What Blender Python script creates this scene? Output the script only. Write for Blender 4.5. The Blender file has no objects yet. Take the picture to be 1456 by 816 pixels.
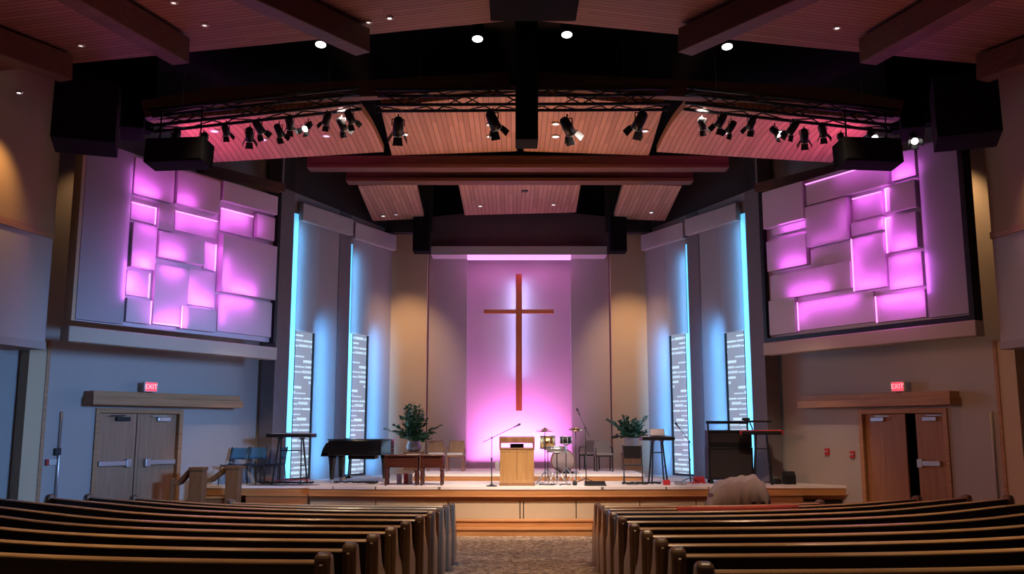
import bpy, bmesh, math, random
from mathutils import Vector, Matrix
random.seed(7)
SC = bpy.context.scene
COL = SC.collection
R = math.radians
# ------------------------------------------------------------------ camera
FPX = 1309.0; TILT = R(8.86); CZ = 2.26; X0 = 0.2
cam = bpy.data.cameras.new('camera'); cam.lens = FPX / 1456 * 36; cam.sensor_width = 36
cam.clip_end = 200
camo = bpy.data.objects.new('camera', cam); COL.objects.link(camo)
camo.location = (0, 0, CZ); camo.rotation_euler = (R(90) + TILT, 0, 0)
SC.camera = camo

def sl(px, py):
    """slopes X/Y and (Z-CZ)/Y of the sight line through a point of the photograph"""
    u = (px - 728) / FPX; v = (408 - py) / FPX
    dy = math.cos(TILT) - v * math.sin(TILT); dz = math.sin(TILT) + v * math.cos(TILT)
    return u / dy, dz / dy
def at(px, py, Y):
    a, b = sl(px, py); return Vector((a * Y, Y, CZ + b * Y))
def xat(px, Y, py=640): return sl(px, py)[0] * Y
def zat(py, Y): return CZ + sl(728, py)[1] * Y

class Wall:
    """a vertical wall plane, mirrored left (S=-1) and right (S=+1) about X0; t runs towards the nave, n into the room"""
    def __init__(s, o0, Y0, do, dy): s.o0, s.Y0, s.do, s.dy = o0, Y0, do, dy
    @staticmethod
    def vp(px, Y, vp):
        k = sl(vp, 612)[0]; l = math.hypot(k, 1)
        return Wall(X0 - sl(px, 612)[0] * Y, Y, k / l, 1 / l)
    def t_of(s, px, py=612, S=-1):
        a = sl(px, py)[0]
        if S < 0: return (X0 - s.o0 - a * s.Y0) / (s.do - a * s.dy)
        return (a * s.Y0 - X0 - s.o0) / (s.do + a * s.dy)
    def z_of(s, px, py, S=-1):
        t = s.t_of(px, py, S); return CZ + sl(px, py)[1] * (s.Y0 - s.dy * t)
    def pt(s, S, t, n, z):
        o = s.o0 + s.do * t - n * s.dy; Y = s.Y0 - s.dy * t - n * s.do
        return Vector((X0 + S * o, Y, z))
    def dirv(s, S, t, n, z):
        return s.pt(S, t, n, z) - s.pt(S, 0, 0, 0)

# ------------------------------------------------------------------ mesh builder
class MB:
    def __init__(s): s.v = []; s.f = []; s.sm = []
    def add(s, vs, fs, smooth=False):
        b = len(s.v); s.v += [Vector(v) for v in vs]
        for f in fs: s.f.append([b + i for i in f]); s.sm.append(smooth)
        return s
    def hexa(s, p):
        return s.add(p, [(0,3,2,1),(4,5,6,7),(0,1,5,4),(1,2,6,5),(2,3,7,6),(3,0,4,7)])
    def box(s, x0, x1, y0, y1, z0, z1, M=None):
        p = [Vector(q) for q in ((x0,y0,z0),(x1,y0,z0),(x1,y1,z0),(x0,y1,z0),(x0,y0,z1),(x1,y0,z1),(x1,y1,z1),(x0,y1,z1))]
        if M: p = [M @ q for q in p]
        return s.hexa(p)
    def cbox(s, c, d, M=None):
        return s.box(c[0]-d[0]/2, c[0]+d[0]/2, c[1]-d[1]/2, c[1]+d[1]/2, c[2]-d[2]/2, c[2]+d[2]/2, M)
    def wbox(s, W, S, t0, t1, n0, n1, z0, z1):
        return s.hexa([W.pt(S,t,n,z) for z in (z0,z1) for t,n in ((t0,n0),(t1,n0),(t1,n1),(t0,n1))])
    def beam(s, a, b, w, h, up=(0,0,1)):
        """bar of w x h from a to b"""
        a, b = Vector(a), Vector(b); d = (b-a).normalized(); up = Vector(up)
        x = d.cross(up)
        if x.length < 1e-4: x = d.cross(Vector((0,1,0)))
        x.normalize(); u = x.cross(d).normalized()
        x = x*w/2; u = u*h/2
        return s.hexa([a-x-u, a+x-u, b+x-u, b-x-u, a-x+u, a+x+u, b+x+u, b-x+u])
    def tube(s, pts, r, n=8, caps=True):
        pts = [Vector(p) for p in pts]; rs = r if isinstance(r, (list, tuple)) else [r]*len(pts)
        vs = []; ref = None
        for i, p in enumerate(pts):
            d = (pts[min(i+1, len(pts)-1)] - pts[max(i-1, 0)]).normalized()
            if ref is None: ref = Vector((0,0,1)) if abs(d.z) < .9 else Vector((1,0,0))
            x = d.cross(ref)
            if x.length < 1e-5: x = d.orthogonal()
            x.normalize(); y = d.cross(x).normalized(); ref = -y if y.dot(ref) < 0 else y
            for k in range(n):
                a = 2*math.pi*k/n; vs.append(p + (x*math.cos(a) + y*math.sin(a))*rs[i])
        fs = [(i*n+k, i*n+(k+1)%n, (i+1)*n+(k+1)%n, (i+1)*n+k) for i in range(len(pts)-1) for k in range(n)]
        s.add(vs, fs, True)
        if caps:
            b = len(s.v) - len(vs); e = b + (len(pts)-1)*n
            s.f.append([b+k for k in range(n)][::-1]); s.sm.append(False)
            s.f.append([e+k for k in range(n)]); s.sm.append(False)
        return s
    def lathe(s, prof, c=(0,0,0), n=20, M=None):
        """profile of (radius, z) about a vertical axis at c; closed at both ends"""
        c = Vector(c); vs = []
        for r, z in prof:
            for k in range(n):
                a = 2*math.pi*k/n; q = c + Vector((r*math.cos(a), r*math.sin(a), z))
                vs.append(M @ q if M else q)
        fs = [(i*n+k, i*n+(k+1)%n, (i+1)*n+(k+1)%n, (i+1)*n+k) for i in range(len(prof)-1) for k in range(n)]
        b = len(s.v); s.add(vs, fs, True)
        s.f.append([b+k for k in range(n)][::-1]); s.sm.append(False)
        e = b + (len(prof)-1)*n
        s.f.append([e+k for k in range(n)]); s.sm.append(False)
        return s
    def prism(s, poly, d, M=None):
        """polygon of 3-D points swept by vector d"""
        p = [Vector(q) for q in poly]; d = Vector(d); n = len(p)
        vs = p + [q + d for q in p]
        if M: vs = [M @ q for q in vs]
        fs = [tuple(range(n))[::-1], tuple(range(n, 2*n))] + [(i, (i+1)%n, n+(i+1)%n, n+i) for i in range(n)]
        return s.add(vs, fs)
    def build(s, name, m, parent=None, bevel=0, seg=2, origin=None, subd=0):
        vs = s.v; loc = Vector((0,0,0))
        if parent is not None and origin == 'world':
            loc = Vector((0,0,0)); vs = [v - parent.location for v in vs]
        elif parent is None:
            lo = [min(v[i] for v in vs) for i in range(3)]; hi = [max(v[i] for v in vs) for i in range(3)]
            loc = Vector(((lo[0]+hi[0])/2, (lo[1]+hi[1])/2, lo[2])); vs = [v - loc for v in vs]
        me = bpy.data.meshes.new(name); me.from_pydata([tuple(v) for v in vs], [], s.f)
        me.polygons.foreach_set('use_smooth', s.sm)
        bm = bmesh.new(); bm.from_mesh(me); bmesh.ops.recalc_face_normals(bm, faces=bm.faces); bm.to_mesh(me); bm.free()
        me.materials.append(m); me.update()
        o = bpy.data.objects.new(name, me); COL.objects.link(o); o.location = loc
        if parent is not None: o.parent = parent
        if bevel:
            b = o.modifiers.new('bevel', 'BEVEL'); b.width = bevel; b.segments = seg; b.limit_method = 'ANGLE'; b.angle_limit = R(40)
        if subd:
            q = o.modifiers.new('subdivision', 'SUBSURF'); q.levels = subd; q.render_levels = subd
        return o

def tag(o, label=None, cat=None, group=None, kind=None):
    if label: o['label'] = label
    if cat: o['category'] = cat
    if group: o['group'] = group
    if kind: o['kind'] = kind
    return o
def thing(name, loc, label, cat, group=None, rz=0, kind=None):
    o = bpy.data.objects.new(name, None); COL.objects.link(o); o.location = loc; o.rotation_euler = (0,0,rz)
    o.empty_display_size = .2
    return tag(o, label, cat, group, kind)
def kids(o): return [c for c in COL.objects if c.parent is o]
def copy_tree(o, parent=None):
    c = o.copy(); COL.objects.link(c)
    if parent is not None: c.parent = parent
    for ch in list(o.children): copy_tree(ch, c)
    return c
def struct(mb, name, m, label=None, cat=None, parent=None, bevel=0):
    o = mb.build(name, m, parent, bevel, origin='world' if parent else None)
    if parent is None: tag(o, label, cat, kind='structure')
    return o
ORD = ['first','second','third','fourth','fifth','sixth','seventh','eighth','ninth','tenth','eleventh','twelfth','thirteenth','fourteenth']

# ------------------------------------------------------------------ materials
def new_mat(name):
    m = bpy.data.materials.new(name); m.use_nodes = True
    nt = m.node_tree; b = nt.nodes['Principled BSDF']; return m, nt, b
def N(nt, t, **k):
    n = nt.nodes.new(t)
    for a, v in k.items(): setattr(n, a, v)
    return n
def mat(name, col, rough=.5, metal=0, emit=None, es=0, var=.12, scale=6, bump=0, spec=.5):
    m, nt, b = new_mat(name)
    b.inputs['Roughness'].default_value = rough; b.inputs['Metallic'].default_value = metal
    b.inputs['Specular IOR Level'].default_value = spec
    if emit:
        b.inputs['Base Color'].default_value = (*col, 1)
        b.inputs['Emission Color'].default_value = (*emit, 1); b.inputs['Emission Strength'].default_value = es
        return m
    tc = N(nt, 'ShaderNodeTexCoord'); no = N(nt, 'ShaderNodeTexNoise'); no.inputs['Scale'].default_value = scale
    no.inputs['Detail'].default_value = 4
    mx = N(nt, 'ShaderNodeMix', data_type='RGBA')
    mx.inputs['A'].default_value = (*[c*(1-var) for c in col], 1); mx.inputs['B'].default_value = (*[min(1, c*(1+var)) for c in col], 1)
    nt.links.new(tc.outputs['Object'], no.inputs['Vector']); nt.links.new(no.outputs['Fac'], mx.inputs['Factor'])
    nt.links.new(mx.outputs['Result'], b.inputs['Base Color'])
    if bump:
        bp = N(nt, 'ShaderNodeBump'); bp.inputs['Strength'].default_value = bump; bp.inputs['Distance'].default_value = .02
        nt.links.new(no.outputs['Fac'], bp.inputs['Height']); nt.links.new(bp.outputs['Normal'], b.inputs['Normal'])
    return m
def wood(name, c1, c2, grain=(.6, 12, 12), rough=.4, coat=0):
    """grain stretched along the axis with the small scale"""
    m, nt, b = new_mat(name); b.inputs['Roughness'].default_value = rough
    b.inputs['Coat Weight'].default_value = coat; b.inputs['Coat Roughness'].default_value = .2
    tc = N(nt, 'ShaderNodeTexCoord'); mp = N(nt, 'ShaderNodeMapping'); mp.inputs['Scale'].default_value = grain
    no = N(nt, 'ShaderNodeTexNoise'); no.inputs['Scale'].default_value = 2.2; no.inputs['Detail'].default_value = 7; no.inputs['Distortion'].default_value = .6
    rp = N(nt, 'ShaderNodeValToRGB'); rp.color_ramp.elements[0].position = .3; rp.color_ramp.elements[1].position = .7
    rp.color_ramp.elements[0].color = (*c1, 1); rp.color_ramp.elements[1].color = (*c2, 1)
    L = nt.links.new
    L(tc.outputs['Object'], mp.inputs['Vector']); L(mp.outputs['Vector'], no.inputs['Vector']); L(no.outputs['Fac'], rp.inputs['Fac']); L(rp.outputs['Color'], b.inputs['Base Color'])
    return m
def planks(name, c1, c2, across=0, width=.13, groove=.1, rough=.6, seams=2.4):
    """tongue-and-groove boards; across = axis the boards are counted along"""
    m, nt, b = new_mat(name); b.inputs['Roughness'].default_value = rough
    L = nt.links.new
    tc = N(nt, 'ShaderNodeTexCoord'); sp = N(nt, 'ShaderNodeSeparateXYZ'); L(tc.outputs['Object'], sp.inputs[0])
    def M(op, a, bb=None):
        n = N(nt, 'ShaderNodeMath', operation=op)
        for i, q in enumerate((a, bb)):
            if q is None: continue
            if isinstance(q, (int, float)): n.inputs[i].default_value = q
            else: L(q, n.inputs[i])
        return n.outputs[0]
    u = M('DIVIDE', sp.outputs[across], width); fl = M('FLOOR', u); fr = M('SUBTRACT', u, fl)
    along = sp.outputs[1 - across]
    off = N(nt, 'ShaderNodeTexWhiteNoise', noise_dimensions='1D'); L(fl, off.inputs['W'])
    v = M('ADD', M('DIVIDE', along, seams), M('MULTIPLY', off.outputs['Value'], 7.0)); vf = M('FLOOR', v)
    w = N(nt, 'ShaderNodeTexWhiteNoise', noise_dimensions='2D')
    cb = N(nt, 'ShaderNodeCombineXYZ'); L(fl, cb.inputs[0]); L(vf, cb.inputs[1]); L(cb.outputs[0], w.inputs['Vector'])
    mp = N(nt, 'ShaderNodeMapping'); sc = [14, 14, 14]; sc[1 - across] = .7; mp.inputs['Scale'].default_value = sc
    no = N(nt, 'ShaderNodeTexNoise'); no.inputs['Scale'].default_value = 2; no.inputs['Detail'].default_value = 5
    L(tc.outputs['Object'], mp.inputs[0]); L(mp.outputs[0], no.inputs['Vector'])
    f = M('ADD', M('MULTIPLY', w.outputs['Value'], .6), M('MULTIPLY', no.outputs['Fac'], .4))
    mx = N(nt, 'ShaderNodeMix', data_type='RGBA'); mx.inputs['A'].default_value = (*c1, 1); mx.inputs['B'].default_value = (*c2, 1); L(f, mx.inputs['Factor'])
    g = M('LESS_THAN', fr, groove)
    m2 = N(nt, 'ShaderNodeMix', data_type='RGBA'); L(g, m2.inputs['Factor']); L(mx.outputs['Result'], m2.inputs['A']); m2.inputs['B'].default_value = (*[c*.22 for c in c1], 1)
    L(m2.outputs['Result'], b.inputs['Base Color'])
    return m

WALLC = mat('wall_paint_grey', (.38,.335,.32), .85, var=.04, scale=1.5)
WALLT = mat('wall_paint_tan', (.56,.41,.27), .85, var=.05, scale=1.2)
FABTAN = mat('fabric_tan', (.40,.26,.14), .9, var=.06, scale=40)
FABGREY = mat('fabric_grey', (.45,.40,.39), .9, var=.05, scale=40)
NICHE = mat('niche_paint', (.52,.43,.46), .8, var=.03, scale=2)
DARKW = mat('dark_paint_and_shade', (.035,.027,.026), .9)  # also carries the painted shade above the window valances
BULK = mat('bulkhead_paint', (.14,.09,.10), .85)
BLACK = mat('black_paint', (.008,.008,.009), .8, spec=.1)
BLK = mat('black_plastic', (.009,.009,.010), .45, spec=.3)
BLKM = mat('black_metal', (.02,.02,.022), .4, metal=.4)
LACQ = mat('piano_lacquer', (.008,.008,.01), .08, spec=.6, var=.02)
GRILLE = mat('speaker_grille', (.022,.017,.017), .9, scale=120, var=.4)
FINP = mat('fin_shaded_paint', (.20,.17,.175), .85)  # darker than the wall: the strips' unlit look is put into the paint
CHROME = mat('brushed_steel', (.6,.62,.66), .32, metal=.9, var=.05)
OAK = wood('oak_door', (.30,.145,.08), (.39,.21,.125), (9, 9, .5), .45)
OAKR = wood('oak_honey', (.42,.22,.08), (.56,.32,.13), (8, 8, .5), .4)
HEADER = wood('header_timber', (.30,.135,.055), (.45,.225,.10), (.5, .5, 14), .5)
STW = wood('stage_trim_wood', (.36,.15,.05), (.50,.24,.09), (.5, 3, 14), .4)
RAILW = wood('newel_wood', (.15,.065,.026), (.22,.10,.042), (8, 8, .6), .45)
PEWW = wood('pew_shaded_wood', (.018,.007,.004), (.034,.014,.007), (1.2, 1.2, 9), .5, .0)  # darkened so the shade on the pew backs sits in the wood colour
PEWR = wood('pew_rail_highlight_wood', (.52,.27,.11), (.68,.40,.19), (1.2, 1.2, 9), .26, .5)  # lightened so the rails' gold highlight sits in the wood colour
PEWE = wood('pew_end_wood', (.15,.072,.036), (.23,.12,.062), (9, 9, .6), .34, .2)
CROSSW = wood('cross_wood', (.36,.10,.03), (.48,.15,.048), (9, 9, .5), .5)
MAHOG = wood('mahogany', (.05,.012,.009), (.085,.022,.014), (.8, 10, 10), .3, .3)
BEAMW = wood('glulam_timber', (.085,.030,.013), (.14,.054,.024), (.5, 3, 10), .55)
CLOUD = planks('ceiling_boards_stage', (.30,.14,.08), (.50,.27,.17), 0, .115, .1)
CEIL = planks('ceiling_boards_nave', (.22,.085,.06), (.34,.15,.105), 1, .10, .13)
DECK = planks('stage_floor_boards', (.76,.67,.64), (.86,.78,.75), 1, .09, .03, .55)
TANP = mat('stage_panel_paint', (.44,.33,.22), .7, var=.04)
WHITEP = mat('white_trim', (.52,.47,.46), .6, var=.03)
SHADE = mat('roller_shade_cloth', (.40,.38,.38), .9, var=.03, scale=30)
RELIEF = mat('relief_panel_cloth', (.66,.55,.63), .75, var=.03, scale=30)
REDP = mat('red_plastic', (.45,.02,.025), .35)
REDC = mat('red_cloth', (.42,.05,.035), .8)
BLUEP = mat('blue_plastic', (.05,.16,.30), .4)
CHAIRW = wood('chair_wood', (.19,.085,.04), (.27,.13,.06), (8, 8, 1), .4)
CUSH = mat('pale_cushion', (.55,.52,.52), .9)
GREYF = mat('grey_fabric', (.22,.19,.18), .9)
LEAF = mat('leaf_green', (.035,.11,.045), .45, var=.5, scale=9)
LEAF2 = mat('leaf_teal', (.05,.20,.13), .45, var=.4, scale=9)
POTM = mat('pot_ceramic', (.42,.40,.42), .4)
VASE = mat('vase_glass', (.16,.14,.15), .2)
GOLD = mat('brass_shell', (.75,.48,.16), .25, metal=1)
DRUMW = wood('drum_shell_wood', (.14,.06,.035), (.22,.10,.06), (8,8,.6), .3, .4)
SKIN = mat('drum_skin', (.62,.58,.62), .5)
CYMB = mat('cymbal_bronze', (.55,.40,.22), .3, metal=1)
COVER = mat('cover_cloth', (.34,.29,.24), .85, var=.08, scale=8)
LAMPW = mat('lamp_lens_glow', (1,1,1), .5, emit=(1,.95,.9), es=5)
LAMPB = mat('lamp_lens_cool', (1,1,1), .5, emit=(.72,.8,1), es=1.0)
LAMPD = mat('lamp_lens_dim', (.5,.5,.5), .4, emit=(1,.85,.7), es=.25)
PINKE = mat('pink_led_strip', (1,.6,1), .5, emit=(1,.30,1), es=1.6)
CYANE = mat('cyan_glass', (.5,.9,1), .3, emit=(.13,.56,1.0), es=.95)
EXITR = mat('exit_face_red', (.7,.1,.1), .5, emit=(1,.07,.13), es=.9)
EXITL = mat('exit_letters', (1,.6,.6), .5, emit=(1,.45,.5), es=1.0)
WIRE = mat('wire_white', (.6,.6,.62), .5)

def carpet():
    m, nt, b = new_mat('speckled_carpet'); L = nt.links.new; b.inputs['Roughness'].default_value = .95
    tc = N(nt, 'ShaderNodeTexCoord'); vo = N(nt, 'ShaderNodeTexVoronoi'); vo.inputs['Scale'].default_value = 17
    rp = N(nt, 'ShaderNodeValToRGB'); rp.color_ramp.interpolation = 'CONSTANT'
    e = rp.color_ramp.elements; e[0].color = (.16,.10,.065,1); e[0].position = 0; e[1].position = .38; e[1].color = (.32,.22,.145,1)
    q = e.new(.72); q.color = (.48,.37,.26,1)
    sx = N(nt, 'ShaderNodeSeparateColor'); L(tc.outputs['Object'], vo.inputs['Vector']); L(vo.outputs['Color'], sx.inputs[0]); L(sx.outputs[0], rp.inputs[0])
    L(rp.outputs[0], b.inputs['Base Color']); return m
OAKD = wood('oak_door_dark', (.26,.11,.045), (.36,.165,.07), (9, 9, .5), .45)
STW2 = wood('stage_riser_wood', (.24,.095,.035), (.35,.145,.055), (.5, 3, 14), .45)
CROSSH = wood('cross_wood_bar', (.38,.115,.034), (.52,.18,.055), (.5, 9, 9), .5)
OAKP = wood('pulpit_oak', (.33,.17,.06), (.44,.25,.10), (9, 9, .6), .4)
BLKB = mat('dark_blue_plastic', (.02,.05,.10), .4)
BLKB2 = mat('dark_mat', (.03,.03,.035), .8)
GREYF2 = mat('clear_drum_head', (.30,.24,.25), .35)
BLK2 = mat('dark_cloth_grille', (.012,.011,.013), .95, spec=.05)
LAMPD2 = mat('lamp_lens_faint', (1,1,1), .5, emit=(1,.9,.85), es=1.2)
CARPET = carpet()
def window_glass():
    """art glass: staggered rows of bright bars in grey glass, daylight behind"""
    m, nt, b = new_mat('art_glass'); L = nt.links.new; b.inputs['Roughness'].default_value = .25
    tc = N(nt, 'ShaderNodeTexCoord'); sp = N(nt, 'ShaderNodeSeparateXYZ'); L(tc.outputs['Object'], sp.inputs[0])
    def M(op, a, bb=None, c=None):
        n = N(nt, 'ShaderNodeMath', operation=op)
        for i, q in enumerate((a, bb, c)):
            if q is None: continue
            if isinstance(q, (int, float)): n.inputs[i].default_value = q
            else: L(q, n.inputs[i])
        return n.outputs[0]
    def W(x, y, k):
        w = N(nt, 'ShaderNodeTexWhiteNoise', noise_dimensions='3D'); c = N(nt, 'ShaderNodeCombineXYZ'); L(x, c.inputs[0]); L(y, c.inputs[1]); c.inputs[2].default_value = k
        L(c.outputs[0], w.inputs['Vector']); return w.outputs['Value']
    z = M('DIVIDE', sp.outputs[2], .135); r = M('FLOOR', z); fz = M('SUBTRACT', z, r)
    zero = M('MULTIPLY', r, 0.0)
    s = M('ADD', M('DIVIDE', sp.outputs[1], .36), M('MULTIPLY', W(r, zero, 1.5), 3.0)); c = M('FLOOR', s); fs = M('SUBTRACT', s, c)
    on = M('GREATER_THAN', W(r, c, 2.5), .27)
    hgt = M('ADD', .22, M('MULTIPLY', W(r, c, 3.5), .34))
    bar = M('MULTIPLY', M('MULTIPLY', M('LESS_THAN', fz, hgt), M('GREATER_THAN', fs, .06)), on)
    amp = M('ADD', .6, M('MULTIPLY', W(r, c, 4.5), .5))
    no = N(nt, 'ShaderNodeTexNoise'); no.inputs['Scale'].default_value = 22; L(tc.outputs['Object'], no.inputs['Vector'])
    f = M('MULTIPLY', M('MULTIPLY', bar, amp), M('ADD', .55, M('MULTIPLY', no.outputs['Fac'], .9)))
    mx = N(nt, 'ShaderNodeMix', data_type='RGBA'); mx.inputs['A'].default_value = (.24,.28,.36,1); mx.inputs['B'].default_value = (.62,.84,1.0,1); L(f, mx.inputs['Factor'])
    L(mx.outputs['Result'], b.inputs['Emission Color']); b.inputs['Emission Strength'].default_value = 1.0
    b.inputs['Base Color'].default_value = (.08,.08,.1,1)
    return m
ARTG = window_glass()

# ------------------------------------------------------------------ lamps
def aim(o, d): o.rotation_euler = Vector(d).to_track_quat('-Z', 'Y').to_euler()
def area(loc, d, sx, sy, e, col, spread=180, name='area_lamp'):
    l = bpy.data.lights.new(name, 'AREA'); l.shape = 'RECTANGLE'; l.size = sx; l.size_y = sy; l.energy = e; l.color = col; l.spread = R(spread)
    o = bpy.data.objects.new(name, l); COL.objects.link(o); o.location = loc; aim(o, d); return o
def strip(a, b, d, w, e, col, spread=160, name='strip_lamp'):
    """a thin lamp from a to b that shines towards d"""
    a, b = Vector(a), Vector(b); x = (b-a); ln = x.length; x.normalize(); z = -Vector(d); z = (z - x*z.dot(x)).normalized(); y = z.cross(x)
    l = bpy.data.lights.new(name, 'AREA'); l.shape = 'RECTANGLE'; l.size = ln; l.size_y = w; l.energy = e; l.color = col; l.spread = R(spread)
    o = bpy.data.objects.new(name, l); COL.objects.link(o)
    M = Matrix((x, y, z)).transposed().to_4x4(); M.translation = (a+b)/2; o.matrix_world = M; return o
def spot(loc, tgt, e, ang, blend, col, r=.08, name='spot_lamp'):
    l = bpy.data.lights.new(name, 'SPOT'); l.energy = e; l.spot_size = R(ang); l.spot_blend = blend; l.color = col; l.shadow_soft_size = r
    o = bpy.data.objects.new(name, l); COL.objects.link(o); o.location = loc; aim(o, Vector(tgt)-Vector(loc)); return o
# ================================================================== THE SETTING
YC = 23.5
def floor_z(r): return .04*max(0., r - 6.0)
# conical carpet floor around the stage centre
mb = MB(); nr, na = 30, 48
rs = [i*.9 for i in range(nr)]
for i, r in enumerate(rs):
    for k in range(na+1):
        a = R(-100 + 200*k/na); mb.v.append(Vector((X0 + r*math.sin(a), YC - r*math.cos(a), floor_z(r))))
for i in range(nr-1):
    for k in range(na):
        mb.f.append([i*(na+1)+k, i*(na+1)+k+1, (i+1)*(na+1)+k+1, (i+1)*(na+1)+k]); mb.sm.append(False)
n0 = len(mb.v); mb.v += [v - Vector((0,0,.1)) for v in mb.v[:n0]]
for f in list(mb.f): mb.f.append([n0+i for i in f][::-1]); mb.sm.append(False)
struct(mb, 'floor', CARPET, 'speckled brown carpet sloping down to the stage', 'floor')

WA = Wall.vp(557, 27.5, 1400)      # wall with the tall windows
WD = Wall.vp(395, 23.72, 1650)      # wall with the doors
WS = Wall.vp(390, 22.0, 1500)      # face of the relief screens
WP = Wall.vp(54, 17.0, 1000)       # nave side wall
SIDE = {-1: 'left', 1: 'right'}
YB = 27.5
ZT = 9.6
HW = 0
def tA(px): return WA.t_of(px, 500)
def tD(px): return WD.t_of(px, 650)
zW = lambda px, py: WA.z_of(px, py)
bays = [dict(p0=410, g0=411, g1=447, p1=478), dict(p0=493, g0=494.5, g1=524, p1=557)]
for S in (-1, 1):
    nm = SIDE[S]
    # ---- window wall
    mb = MB(); tEnd = tA(393)
    for b in bays:
        t0, t1 = tA(b['p1']), tA(b['g1']); mb.wbox(WA, S, t0, t1, -.3, 0, .9, ZT)        # plain wall beside the window
        g0, g1 = tA(b['g1']), tA(b['g0'])
        ztop = zW(b['g0'], 300 if b['g0'] < 450 else 345)
        mb.wbox(WA, S, g0, g1, -.3, 0, ztop, ZT)
        mb.wbox(WA, S, g0, g1, -.3, 0, .9, 1.03)
        b['z'] = (1.03, ztop)
    struct(mb, 'wall_window_'+nm, WALLC, 'grey wall with tall windows %s of the cross' % ('left' if S < 0 else 'right'), 'wall'); mb = MB()
    for pa, pb in ((395, 410), (478, 494.5)):
        mb.wbox(WA, S, tA(pb), tA(pa), -.3, .03 if pa < 450 else .02, .9, ZT)
    mb.wbox(WA, S, tA(395), tA(395)+.12, -.4, .03, 0, ZT)
    struct(mb, 'trim_window_fins_'+nm, FINP, 'vertical strips, darkened as if unlit, between the tall windows on the %s' % nm, 'trim')
    # low light under the roof, put in as a dark-coloured band
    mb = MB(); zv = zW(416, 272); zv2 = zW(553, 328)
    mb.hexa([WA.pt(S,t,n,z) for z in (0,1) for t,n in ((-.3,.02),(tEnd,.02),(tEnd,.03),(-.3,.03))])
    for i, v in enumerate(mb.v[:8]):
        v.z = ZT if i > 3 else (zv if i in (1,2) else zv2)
    struct(mb, 'trim_shade_band_'+nm, DARKW, 'painted shade above the window valances on the %s' % nm, 'trim')
    # ---- windows
    for j, b in enumerate(bays):
        g0, g1 = tA(b['g1']), tA(b['g0']); z0, z1 = b['z']
        wi = thing('window_%d' % (j+1 if S < 0 else j+3), WA.pt(S, (g0+g1)/2, -.2, z0), 'tall narrow art glass window, %s on the %s of the cross' % ('outer' if j == 0 else 'inner', nm), 'window', kind='structure')
        sidew = .24*(g1-g0)
        MB().wbox(WA, S, g0, g1-sidew, -.09, -.06, z0, z1).build('pane', ARTG, wi, origin='world')
        MB().wbox(WA, S, g1-sidew, g1, -.05, -.02, z0, z1).build('side_pane', CYANE, wi, origin='world')
        fm = MB()
        for q in (g0+.015, g1-sidew): fm.wbox(WA, S, q-.012, q+.012, -.09, -.012, z0, z1)
        fm.wbox(WA, S, g0, g1, -.09, -.015, z0, z0+.05)
        fm.build('frame', BLKM, wi, origin='world')
    # ---- roller shades + valances
    sp = [(418, 447, 470, 416, 490, 283, 318), (497, 524, 474, 493, 553, 310, 342)]
    for j, (a, c, yb, va, vb, ya, yv) in enumerate(sp):
        t0, t1 = tA(c)-.05, tA(a); zb = zW((a+c)/2, yb); zt = zW((a+c)/2, (ya+yv)/2 - 8)
        r = thing('roller_shade', WA.pt(S, (t0+t1)/2, .03, zb), '%s roller shade pulled halfway down the %s window %s of the cross' % ('grey', 'outer' if j == 0 else 'inner', nm), 'shade', 'roller shades in the tall windows')
        MB().wbox(WA, S, t0, t1, .012, .02, zb, zt).build('shade_cloth', SHADE, r, origin='world')
        MB().wbox(WA, S, t0, t1, .008, .032, zb-.035, zb).build('hem_bar', WHITEP, r, origin='world')
        v0, v1 = tA(vb), tA(va)
        za0, za1 = zW(va, ya), zW(vb, yv); h = .36
        zc = (za0+za1)/2
        m = MB().wbox(WA, S, v0, v1, .034, .19, zc-h/2-.25, zc+h/2-.15)
        v = m.build('shade_mount_valance', WHITEP, bevel=.01)
        tag(v, 'pale box valance above the %s window %s of the cross' % ('outer' if j == 0 else 'inner', nm), 'valance', 'valances over the tall windows')
    # window light spilling along the wall
    for j, b in enumerate(bays):
        tt = tA(b['g0']) - .05; nn = .30
        strip(WA.pt(S, tt, nn, 1.1), WA.pt(S, tt, nn, b['z'][1]-.3), WA.dirv(S, -.62, -.78, 0), .06, 20, (.12,.48,1.0), 104, 'window_glow_lamp')
        strip(WA.pt(S, tA(b['g1'])-.04, .55, 1.1), WA.pt(S, tA(b['g1'])-.04, .55, zW(430,455)), WA.dirv(S, -.5, -.87, 0), .05, 34, (.09,.42,1.0), 104, 'window_glow_lamp')
    # ---- door wall
    d0, d1 = tD(256), tD(131); zd = WD.z_of(190, 581)
    mb = MB()
    mb.wbox(WD, S, -.3, d0, -.25, 0, -.1, ZT); mb.wbox(WD, S, d1, 9.5, -.25, 0, -.1, ZT); mb.wbox(WD, S, d0, d1, -.25, 0, zd, ZT)
    struct(mb, 'wall_door_'+nm, WALLC, 'plain painted wall around the double doors on the %s' % nm, 'wall')
    dz = .12
    dr = thing('door_%d' % (1 if S < 0 else 2), WD.pt(S, (d0+d1)/2, 0, dz), 'wooden double doors under the %s timber header' % nm, 'door', kind='structure')
    fm = MB(); fm.wbox(WD,S,d0,d0+.1,-.2,.05,dz,zd); fm.wbox(WD,S,d1-.1,d1,-.2,.05,dz,zd); fm.wbox(WD,S,d0+.1,d1-.1,-.2,.05,zd-.1,zd)
    fm.build('door_frame', HEADER, dr, origin='world', bevel=.006)
    mid = (d0+d1)/2; zl = zd-.11
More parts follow.
